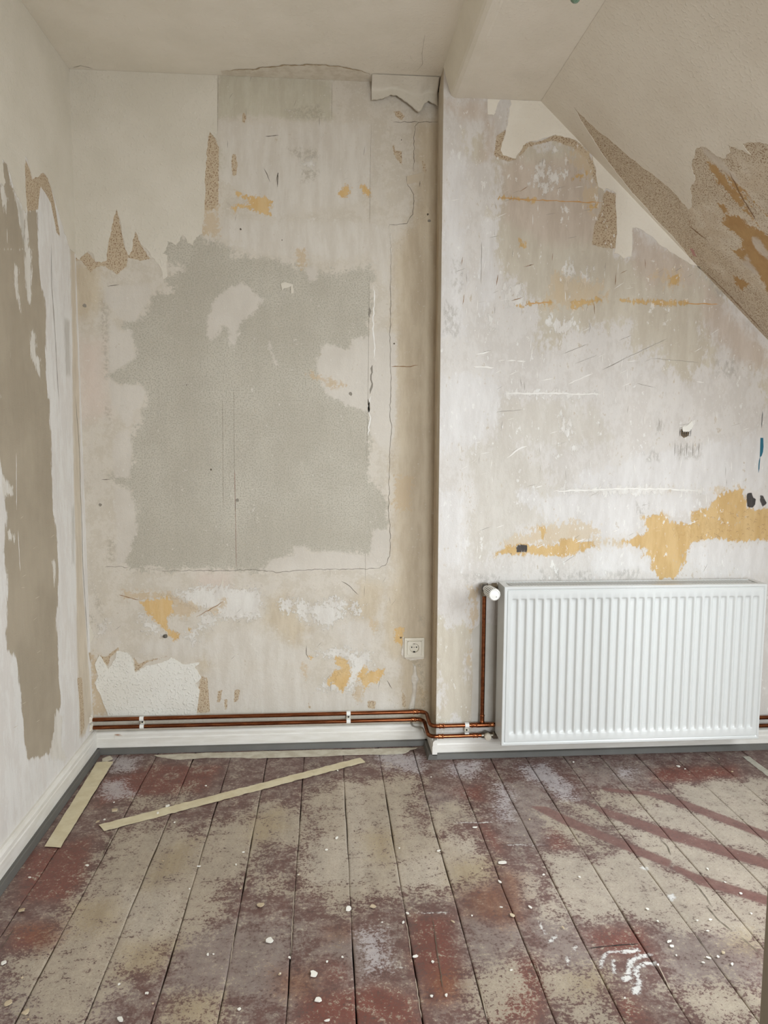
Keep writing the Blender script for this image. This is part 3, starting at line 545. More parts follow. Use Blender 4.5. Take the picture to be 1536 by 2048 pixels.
w2 = struct(MB().box(1.44, 2.56, FRONT-.05, FRONT-.01, .67, .72).box(1.44, 2.56, FRONT-.05, FRONT-.01, 1.78, 1.83).box(1.44, 1.49, FRONT-.05, FRONT-.01, .67, 1.83).box(2.51, 2.56, FRONT-.05, FRONT-.01, .67, 1.83).box(1.975, 2.025, FRONT-.05, FRONT-.01, .67, 1.83).build('fill_window', M_trimwhite))  # unseen rear window, added for the fill light

# ================================================================== wallpaper remnants (real sheets on the walls)
TH = .0014
def paper(name, uv, place, parent, mat=None, amp=.004, thick=TH, depth=3):
    return slab(name, jag(uv, amp, depth), place, thick, mat or M_paper, parent)
low_edge = [*A([(1283, 770), (1283, 830), (1265, 810), (1240, 778), (1228, 830), (1222, 920), (1216, 1000), (1213, 1150), (1205, 1290), (1196, 1380), (1160, 1400), (1140, 1450), (1110, 1440), (1095, 1400), (1078, 1390), (1062, 1425), (1040, 1450), (1010, 1430), (990, 1425), (980, 1480)]), *D([(960, 25), (990, 32), (990, 150), (962, 172), (955, 120), (930, 80), (890, 30)]), *A([(850, 1460), (820, 1420), (800, 1368), (785, 1430), (780, 1480), (760, 1510), (740, 1470), (720, 1380), (690, 1235), (660, 1340), (640, 1430), (632, 1520)]), *D([(632, 60), (600, 75), (560, 65), (550, 20), (520, 5), (495, 30), (470, 60), (440, 35), (415, 5)])]
uv = u_back(low_edge)
uvj = jag(uv, .005, 3, closed=False)
right_x = u_back(A([(1285, 600)]))[0][0]
slab('wallpaper_remnant', [(0.0005, H-.0005), (right_x, H-.0005)] + uvj + [(0.0005, uvj[-1][1]+.004)], from_back, TH, M_paper, wall_back)
paper('wallpaper_remnant', u_back(G([(585, 915), (640, 1000), (680, 940), (690, 890), (760, 905), (790, 950), (800, 1020), (860, 980), (960, 960), (1010, 930), (1080, 970), (1180, 960), (1150, 990), (1190, 1050), (1150, 1080), (1180, 1120), (1160, 1270), (640, 1275), (600, 1170), (560, 1080), (580, 1040), (560, 970)])), from_back, wall_back, M_paper_low, thick=.002)
paper('wallpaper_remnant', u_back(G([(505, 690), (555, 800), (525, 860), (512, 780)])), from_back, wall_back, amp=.002, depth=2)
paper('wallpaper_remnant', u_back(G([(1318, 455), (1322, 520), (1306, 495)])), from_back, wall_back, amp=.001, depth=2)
paper('wallpaper_remnant', u_back(E_([(478, 200), (500, 190), (550, 205), (552, 255), (540, 260), (538, 215), (500, 225), (485, 240)])), from_back, wall_back, amp=.002, depth=2, thick=.003)
# ceiling-side strip of wallpaper left along the top edge of the stripped wall
top_strip = B([(112, 192), (300, 196), (500, 204), (700, 212), (1005, 216), (1008, 228), (960, 228), (800, 240), (700, 226), (500, 212), (300, 202), (150, 198)])
slab('wallpaper_remnant', jag(u_back(top_strip), .003, 3), from_back, .003, M_paper, wall_back)
def on_ceil(x, y): return hit(x, y, (0, 0, H), (0, 0, 1))
cp_ = B([(125, 180), (220, 174), (300, 172), (370, 158), (480, 150), (560, 146), (620, 143), (700, 146), (780, 152), (850, 161), (940, 178), (1005, 200)])
cuv = [(float(q[0]), float(q[1])) for q in (on_ceil(*a) for a in cp_)]
cj = jag(cuv, .006, 3, closed=False)
slab('torn_ceiling_patch', cj + [(cj[-1][0], -.0005), (cj[0][0], -.0005)], from_ceil, .0012, simple('bare_ceiling_plaster', (226, 218, 203), .85, c2=(212, 202, 184), nscale=30), ceiling)
ribbons('torn_paper_edge', [(cj, .006)], from_ceil, simple('torn_paper_edge', (176, 156, 126), .9), ceiling, off=.0016, jit=.003)
# left wall sheet
ledge = A([(415, 1475), (400, 1440), (380, 1380), (340, 1240), (310, 1130), (280, 1050), (250, 1020), (205, 1045), (190, 1060), (175, 1000), (145, 910), (145, 1000), (150, 1150), (155, 1260), (135, 1240), (110, 1170), (80, 1120), (60, 1030), (45, 980), (10, 940), (30, 1080), (20, 1100), (0, 1080), (-40, 1150), (-120, 1000), (-200, 1200), (-300, 1150)])
uvj = jag(u_left(ledge), .006, 3, closed=False)
slab('wallpaper_remnant', uvj + [(-1.94, uvj[-1][1]), (-1.94, H-.0005), (-.0005, H-.0005), (-.0005, uvj[0][1])], from_left, TH, M_paper, wall_left)
# projecting wall sheets
def clampj(uv):
    out = []
    for u, v in uv:
        lim = min(SOF, S0[2]+(u-S0[0])*sdir[2]/sdir[0]); out.append((u, min(v, lim-.001)))
    return out
main_in = C([(1222, 1215), (1180, 1200), (1100, 1150), (1040, 1110), (1000, 1070), (940, 1035), (920, 1035), (915, 1165), (880, 1175), (835, 1150), (850, 1050), (845, 880), (800, 855), (790, 870), (765, 850), (755, 780), (735, 700), (680, 650), (620, 625), (570, 612), (500, 635), (440, 645), (415, 680), (390, 720), (330, 705), (320, 680), (345, 590), (360, 510), (370, 472)])
uvj = jag(u_jog(main_in), .004, 3, closed=False)
slab('wallpaper_remnant', clampj(uvj + [(uvj[-1][0]-.004, SOF), (float(S0[0]), SOF), (float(S0[0]+sdir[0]*.25), S0[2]+sdir[2]*.25), (uvj[0][0]+.01, 3)]), from_jog, TH, M_paper_bright, wall_jog)
slab('wallpaper_remnant', clampj(jag(u_jog(C([(262, 440), (325, 440), (300, 500), (290, 525), (262, 520)])), .003, 2)), from_jog, TH, M_paper_bright, wall_jog)
# newer smooth filler strip beside the riser pipe
slab('filler_strip', jag(u_jog(N_([(962, 1200), (966, 900), (970, 500), (972, 200), (968, 120), (1010, 90), (1060, 30), (1100, 45), (1160, 30), (1215, 60), (1330, 50), (1330, 1200)])), .003, 3), from_jog, .0012, simple('fresh_filler', (206, 201, 191), .7, c2=(198, 192, 181), nscale=12), wall_jog)
# slope sheet
tear = C([(1600, 665), (1536, 655), (1480, 645), (1420, 655), (1460, 700), (1415, 680), (1355, 655), (1365, 690), (1340, 720), (1300, 705), (1260, 670), (1230, 665), (1205, 690), (1190, 740), (1205, 800), (1185, 850), (1190, 930), (1175, 950), (1140, 910), (1060, 830), (980, 770), (860, 670), (760, 590), (700, 530), (655, 485), (720, 600), (800, 720), (900, 850), (990, 950), (1080, 1050), (1150, 1130), (1195, 1185)])
uvj = jag(u_slope(tear), .006, 3, closed=False)
uvj = [(min(max(u, .001), 1.26), min(v, YJ-.0008)) for u, v in uvj]
slab('wallpaper_remnant', uvj + [(uvj[-1][0], YJ-.0005), (.0005, YJ-.0005), (.0005, -1.205), (1.26, -1.205), (1.26, uvj[0][1])], from_slope, TH, M_paper_bright, slope)

# loose sheet hanging from the ceiling corner, curling off the wall
def flap():
    top = on_back(742, 150); right = XJ-.004; n = 60; m = 14
    bot_px = [*crop(720, 80, 6.4)([(150, 755), (230, 750), (300, 735), (350, 715), (390, 690), (480, 700), (540, 745), (640, 815), (700, 870), (755, 920), (790, 880), (830, 800), (880, 765), (940, 800), (1020, 835), (1045, 800)])]
    bx = np.array([on_back(*p, .03)[0] for p in bot_px]); bz = np.array([on_back(*p, .03)[2] for p in bot_px])
    x0 = float(bx[0]); vs, fs = [], []
    for layer in (0, .0012):
        for j in range(m+1):
            for i in range(n+1):
                x = x0 + (right-x0)*i/n; s = j/m; zb = float(np.interp(x, bx, bz)) + .001*math.sin(x*310)+.0006*math.sin(x*730)
                zt_ = H-.002; z = zt_+(zb-zt_)*s
                # comes down from the ceiling a little in front of the wall, creases and turns down
                yo = .05*(1-min(1, s/.42)) + .010 + .020*max(0, (s-.5))
                vs.append((x, -yo-layer, z - (.0 if s > .02 else 0)))
    K_ = (m+1)*(n+1)
    for l in (0, 1):
        for j in range(m):
            for i in range(n):
                a = l*K_+j*(n+1)+i; f = (a, a+1, a+n+2, a+n+1); fs.append(f if l else f[::-1])
    for i in range(n): a = m*(n+1)+i; fs.append((a, a+1, K_+a+1, K_+a))
    for j in range(m):
        for i in (0, n): a = j*(n+1)+i; b = a+n+1; fs.append((a, b, K_+b, K_+a))
    me = bpy.data.meshes.new('wallpaper_flap'); me.from_pydata(vs, [], fs); me.polygons.foreach_set('use_smooth', [True]*len(me.polygons))
    o = link('wallpaper_flap', me, M_paper, ceiling); o['label'] = 'torn white wallpaper sheet hanging from the ceiling edge'
flap()
MB().lathe([(.001, 0), (.012, .001), (.014, .004), (.001, .006)], on_back(876, 178, .004), (0, -1, 0), 12).build('corner_hole', M_black, wall_back)

# ================================================================== cracks, pencil lines and scratches
def RB(lines, w): return [(u_back(l), w) for l in lines]
crk = [B([(1420, 482), (1290, 488), (1270, 510), (1265, 600), (1262, 780)]), B([(1224, 815), (1228, 860), (1262, 912), (1258, 1030), (1222, 1085), (1120, 1090), (1112, 1115)]),
       [*B([(1125, 1140), (1128, 1300), (1128, 1420)]), *E_([(1125, 200), (1128, 330), (1122, 480), (1126, 700), (1128, 860), (1122, 960), (1132, 1030), (1120, 1180), (1118, 1400)]), *H_([(1112, 60), (1125, 150), (1122, 330), (1095, 385), (1040, 405), (860, 410), (640, 412), (470, 428), (330, 412), (140, 418), (0, 415)]), *G([(1000, 420), (900, 412), (840, 400), (790, 395)])],
       G([(620, 395), (700, 392), (760, 400)]), B([(1140, 485), (1290, 486)])]
ribbons('crack', RB(crk, .0015), from_back, M_dark, wall_back, jit=.0028)
ribbons('pencil_line', RB([E_([(133, 860), (138, 1536)]), E_([(200, 800), (203, 1300)]), H_([(975, 300), (978, 480)]), B([(1012, 500), (1005, 830), (1003, 1100)]), B([(780, 245), (778, 470)]), B([(108, 200), (104, 560)]), E_([(1000, 140), (995, 700), (985, 1250)])], .0008), from_back, M_crack, wall_back, jit=.0002)
ribbons('red_pencil_line', RB([H_([(208, 0), (215, 405)]), E_([(205, 1300), (209, 1536)])], .0013), from_back, M_red_line, wall_back, jit=.0002)
ribbons('white_crack_edge', RB([E_([(1028, 210), (1030, 330), (1022, 420), (1032, 560), (1025, 640)]), E_([(1012, 860), (995, 920), (1008, 990), (992, 1100)]), B([(130, 176), (360, 158), (640, 142), (860, 162), (1005, 200)])], .0045), from_back, M_white_scr, wall_back, jit=.003)
ribbons('grey_crack_band', RB([E_([(1018, 680), (1010, 740), (1018, 790), (1005, 850)]), E_([(1000, 340), (1003, 400)]), E_([(992, 880), (998, 960)])], .008), from_back, M_scuff, wall_back, jit=.003)
sc = []
for k in range(90):
    x = random.uniform(200, 850); y = random.choice([random.uniform(150, 500), random.uniform(1150, 1400)]); a = random.uniform(-1.8, -.2); l = random.uniform(4, 22)
    sc.append([(x, y), (x+l*math.cos(a)*.6, y+l*math.sin(a))])
ribbons('scratches', RB(sc, .0013), from_back, M_scuff, wall_back, kind='stuff')
dk = [B([(378, 760), (395, 790), (415, 840)]), B([(385, 570), (465, 563)]), B([(850, 825), (875, 815)]), B([(155, 955), (175, 985)]), B([(165, 960), (185, 985)]), D([(635, 215), (705, 205)]), D([(885, 840), (882, 862)]), H_([(835, 480), (880, 505), (935, 560)]), B([(450, 840), (462, 785), (458, 870)]), H_([(1105, 1065), (1135, 1115)]), D([(455, 430), (440, 480), (465, 510)]), D([(600, 1357), (655, 1355)]), H_([(630, 860), (628, 910), (645, 940)]), B([(1295, 870), (1300, 830)])]
ribbons('dark_scratch', RB(dk, .0021), from_back, M_dark, wall_back, jit=.001)
ribbons('brown_scratch', RB([B([(250, 180), (480, 205), (800, 235)]), B([(108, 186), (300, 182)]), G([(820, 590), (700, 560)]), G([(1160, 690), (1250, 640), (1320, 600)]), E_([(1130, 690), (1220, 690), (1290, 680)])], .003), from_back, M_tan_line, wall_back, jit=.002)
# small holes and a broken wall plug
def hole(p, r, parent, mat=None, off=.0008, name='nail_hole'):
    pts = [(p[0]+r*random.uniform(.75, 1.2)*math.cos(t), p[2]+r*random.uniform(.75, 1.2)*math.sin(t)) for t in np.linspace(0, 2*math.pi, 11)[:-1]]
    pl = from_back if parent is wall_back else from_jog
    slab(name, pts, pl, .0006, mat or M_dark, parent)
for q, r in [(E_([(890, 850)])[0], .007), (E_([(1147, 553)])[0], .003), (B([(1190, 590)])[0], .002), (B([(1345, 1030)])[0], .004), (B([(1355, 1068)])[0], .006), (E_([(65, 1297)])[0], .004), (E_([(220, 1478)])[0], .007), (D([(458, 600)])[0], .007), (D([(457, 688)])[0], .005), (D([(1102, 798)])[0], .002), (G([(592, 28)])[0], .006), (B([(485, 1182)])[0], .002), (B([(240, 1118)])[0], .004), (D([(500, 330)])[0], .007), (N_([(128, 208)])[0], .004)]:
    hole(on_back(*q), r, wall_back, M_scuff if r > .0055 else M_dark)
pl = on_back(*G([(968, 806)])[0])
MB().lathe([(.006, 0), (.007, .004), (.0075, .012), (.003, .013)], pl, (.9, -.5, .25), 12).build('wall_plug', simple('grey_plug', (92, 88, 80), .6), wall_back)
# small broken plaster ledge beside the crack
lp = on_back(*B([(1222, 805)])[0]); lq = on_back(*B([(1322, 785)])[0])
mb = MB(); mb.prism([(0, 0), (.006, -.002), (.004, -.016), (0, -.03)], lp[0], lq[0], lambda p, q, t: (t, -p, lp[2]+q+(t-lp[0])*.25)); mb.build('plaster_ledge', simple('plaster_edge', (196, 182, 160), .85), wall_back)

def RJ(lines, w): return [(u_jog(l), w) for l in lines]
ribbons('ochre_line', RJ([C([(310, 898), (430, 908), (560, 912), (780, 922)]), F_([(1160, 106), (1310, 110)]), F_([(440, 108), (560, 100)])], .004), from_jog, M_ochre_line, wall_jog, jit=.002)
ribbons('white_line', RJ([F_([(560, 960), (720, 955), (840, 948), (1080, 950), (1230, 958)]), F_([(340, 517), (500, 515), (780, 519)]), F_([(350, 368), (390, 366)]), F_([(395, 368), (435, 370)]), F_([(210, 338), (270, 325)]), F_([(350, 808), (400, 770), (440, 755)]), F_([(630, 472), (700, 440), (740, 425)]), F_([(1210, 462), (1245, 466)]), F_([(200, 395), (290, 398)]), F_([(480, 945), (510, 935)])], .0045), from_jog, M_white_scr, wall_jog, jit=.002)
dkj = [F_([(780, 410), (900, 350), (1080, 265)]), F_([(790, 405), (860, 372)]), F_([(660, 380), (760, 340)]), F_([(860, 275), (915, 250)]), F_([(1000, 355), (1220, 375)]), F_([(722, 190), (728, 215), (722, 240)]), C([(945, 940), (985, 945)]), F_([(225, 800), (222, 835)]), F_([(605, 335), (720, 290)]), F_([(940, 470), (1025, 490)]), F_([(300, 600), (420, 590)]), F_([(1040, 625), (1042, 665)]), F_([(960, 1025), (990, 1020)]), F_([(945, 1058), (980, 1062)]), F_([(1240, 1330), (1260, 1290)]), C([(235, 1100), (232, 1290)]), F_([(600, 1290), (660, 1250)])]
ribbons('scratch', RJ(dkj, .0013), from_jog, M_scuff, wall_jog, jit=.001)
sc = []; sb = []; sw = []
for k in range(260):
    x = random.uniform(900, 1500); y = random.uniform(330, 1120); a = random.choice([random.uniform(-.6, -.1), random.uniform(-1.7, -1.4)]); l = random.uniform(4, 24)
    if (x-1082) > (y-230)*.95: continue
    (sc if k % 3 == 0 else sb if k % 3 == 1 and y < 640 else sw).append([(x, y), (x+l*math.cos(a), y+l*math.sin(a))])
ribbons('scratches', RJ(sc, .0011), from_jog, M_scuff, wall_jog, kind='stuff')
ribbons('brown_flecks', RJ(sb, .0024), from_jog, M_tan_line, wall_jog, kind='stuff')
ribbons('white_flecks', RJ(sw, .0022), from_jog, M_white_scr, wall_jog, kind='stuff')
# hairline marks in the ochre patch
sc = []
for k in range(70):
    x, y = F_([(random.uniform(1200, 1536), random.uniform(1050, 1185))])[0]; a = random.uniform(-1.2, .3); l = random.uniform(3, 9)
    sc.append([(x, y), (x+l*math.cos(a)*.6, y+l*math.sin(a)*.6), (x+l*math.cos(a+.7), y+l*math.sin(a+.7))])
ribbons('ochre_flecks', RJ(sc, .0013), from_jog, M_tan_line, wall_jog, kind='stuff')
# opened junction hole with plaster mesh
mh = on_jog(*F_([(1160, 690)])[0])
hole(on_jog(*F_([(1160, 692)])[0]), .020, wall_jog, simple('mesh_pit', (122, 104, 82), .9), name='mesh_hole')
ml = []
for k in range(6):
    ml.append(([(mh[0]-.022+k*.0088, mh[2]-.016), (mh[0]-.022+k*.0088, mh[2]+.014)], .0022))
    if k < 5: ml.append(([(mh[0]-.024, mh[2]-.015+k*.0075), (mh[0]+.024, mh[2]-.015+k*.0075)], .0022))
ribbons('plaster_mesh', ml, from_jog, M_black, wall_jog, off=.0018)
slab('mesh_plaster_lump', jag(u_jog(F_([(1145, 668), (1175, 655), (1190, 640), (1195, 665), (1175, 690), (1150, 690)])), .002, 2), from_jog, .003, M_flake, wall_jog)
for k in range(5):
    x = 1350+k*12
    ribbons('comb_mark', [(u_jog([(x, 885), (x-1, 912)]), .002)], from_jog, M_scuff, wall_jog)
O5 = crop(1400, 700, 5.691)
slab('blue_paint_mark', u_jog(O5([(688, 1000), (718, 1000), (722, 1100), (715, 1160), (700, 1205), (680, 1222)])), from_jog, .0012, M_blue, wall_jog)
ribbons('blue_line', RJ([O5([(684, 1215), (672, 1300), (666, 1395)])], .0035), from_jog, M_blue, wall_jog)
ribbons('slate_line', RJ([O5([(712, 700), (700, 885)])], .003), from_jog, simple('slate_line', (110, 112, 110), .8), wall_jog)
# left wall hairlines
def RL(lines, w): return [(u_left(l), w) for l in lines]
ribbons('seam_line', RL([[*A([(302, 1440)]), *D([(305, 200), (325, 500), (345, 870)])], D([(445, 860), (470, 1200), (478, 1536)]), G([(480, 0), (490, 400), (520, 870)])], .003), from_left, M_scuff, wall_left, jit=.001)
sc = []
for k in range(70):
    x, y = G([(random.uniform(60, 330), random.uniform(100, 1450))])[0]; sc.append([(x, y), (x+random.uniform(0, 9), y-random.uniform(0, 7))] if k % 2 else [(x, y), (x+.3, y+random.uniform(4, 12))])
ribbons('scratches', RL(sc, .0022), from_left, simple('pale_scratch', (196, 184, 164), .9), wall_left, kind='stuff')
ribbons('streaks', RL([D([(40, 1350//1), (42, 1440)]), A([(40, 1350), (42, 1440)]), G([(105, 180), (118, 420)]), D([(60, 600), (62, 640)]), D([(95, 1200), (97, 1536)])], .003), from_left, M_white_scr, wall_left)
# corner cracks at the ceiling
ribbons('crack', [([(.02, -.012), (.05, -.03), (.09, -.012)], .002), ([(1.245, -.34), (1.25, -.22), (1.262, -.15), (1.25, -.10), (1.232, -.085)], .0008)], from_ceil, M_crack, ceiling, off=.0012)
ribbons('slope_edge_scratch', [(u_slope(l), .004) for l in [C([(1240, 1225), (1330, 1310), (1440, 1425), (1520, 1510)]), C([(1180, 1030), (1260, 1090)]), C([(1360, 780), (1420, 900), (1480, 1000)])]], from_slope, M_tan_line, slope, jit=.002)

# ================================================================== skirting boards with grey strips
SH = .083
def skirting(name, axis, a, b, base, out, side=1, h=SH):
    """prism along x (axis 'x') or y; base = wall plane, out = direction away from the wall"""
    th = .019
    prof = [(0, .018), (th, .018), (th, h-.026), (th-.002, h-.022), (th-.002, h-.010), (th-.006, h-.003), (th-.012, h), (0, h)]
    pl_ = (lambda p, q, t: (t, base+out*p, q)) if axis == 'x' else (lambda p, q, t: (base+out*p, t, q))
    o = struct(MB().prism(prof, a, b, pl_).build(name, M_trimwhite))
    prof2 = [(0, 0), (.0362, 0), (.0355, .004), (.0315, .019), (.029, .021), (0, .021)]
    MB().prism(prof2, a, b, pl_).build('grey_strip', M_grey, o)
    return o
bbb = skirting('baseboard_back', 'x', 0.0, XJ, 0.0, -1)
skirting('baseboard_left', 'y', FRONT+.02, 0, 0.0, 1, h=.088)
skirting('baseboard_flank', 'y', YJ-.036, -.001, XJ, -1, h=.078)
skirting('baseboard_projection', 'x', XJ-.018, KX, YJ, -1, h=.078)
ribbons('bare_wood_chip', [([(.085, .075), (.11, .075)], .003), ([(.085, .070), (.115, .069)], .002), ([(.086, .07), (.0855, .055)], .003)], lambda u, v, o: from_back(u, v, o), simple('bare_wood', (165, 120, 84), .8), bbb, off=.0196)

# ================================================================== floor boards
seams_px = [((202, 1567), (0, 1867)), ((307, 1520), (32, 2045)), ((351, 1597), (174, 2037)), ((456, 1524), (307, 2045)), ((533, 1520), (436, 2045)), ((607.6, 1516), (573, 2045)), ((688, 1549), (702, 1843)), ((762, 1520), (843, 2045)), ((855, 1601), (976, 2045)), ((928, 1573), (1110, 2045)), ((1010.5, 1567), (1241, 2038)), ((1087, 1571), (1380, 2045)), ((1181, 1581), (1499, 2024)), ((1262, 1578), (1523, 1899)), ((1338, 1581), (1534, 1777)), ((1415, 1571), (1534, 1689)), ((1481, 1560), (1536, 1612))]
seams = sorted(float((on_floor(*a)[0]+on_floor(*b)[0])/2) for a, b in seams_px)
print('seams', [round(s, 3) for s in seams])
edges = [0.0] + seams
while edges[-1] < KX: edges.append(edges[-1]+.152)
grain = (1, .12, 1)
MAT_floor = layered('worn_red_floor_paint', ((104, 76, 70), (128, 110, 102)), [
    dict(f='red', c=(122, 62, 50), c2=(110, 68, 58), cn='2', a1=.10, a2=.12, soft=.03, op=.85),
    dict(f='dusty', c=(150, 138, 130), c2=(132, 117, 110), cn='2', a1=.16, a2=.20, soft=.04, op=.75),
    dict(f='worn', c=(182, 169, 150), c2=(158, 145, 128), cn='2', a1=.19, a2=.28, soft=.014, op=.95),
    dict(f='pale', c=(188, 177, 160), c2=(166, 153, 138), cn='2', a1=.09, a2=.14, soft=.014, op=.9),
    dict(f='olive', c=(156, 137, 98), c2=(146, 124, 86), a1=.10, a2=.12, soft=.05, op=.5),
    dict(f='rust', c=(130, 84, 56), c2=(118, 76, 54), a1=.08, a2=.12, soft=.04, op=.6),
    dict(f='stripe', c=(124, 87, 80), c2=(112, 76, 69), cn='2', a1=.006, a2=.016, soft=.005, op=.9),
    dict(f='lilac', c=(192, 186, 186), c2=(174, 165, 165), cn='2', a1=.07, a2=.16, soft=.014, op=.8),
    dict(f='ring', c=(180, 168, 150), c2=(164, 151, 135), a1=.006, a2=.02, soft=.005, op=.75, gate=('2', .40, .55)),
    dict(f='white', c=(228, 226, 222), c2=(212, 208, 202), cn='2', a1=.004, a2=.016, soft=.003, h=.0004),
], rough=.5, st=(.9, 1, 1), n1=(22, 7, .78), n2=(120, 5, .8), sp=110, bump=(.0010, .0006, .0004), streak=(1, .1, 1), grime=.26, auto=((.47, .43, (100, 78, 71), .7), (.425, .40, (74, 58, 53), .6), (.585, .61, (198, 187, 171), .5)))
M_floor_plain = simple('plain_floor_paint', (118, 82, 74), .5, c2=(150, 134, 120), nscale=12)
def ring(x, y, rx, ry): return [(x+rx*math.cos(t), y+ry*math.sin(t)) for t in np.linspace(0, 2*math.pi, 17)]
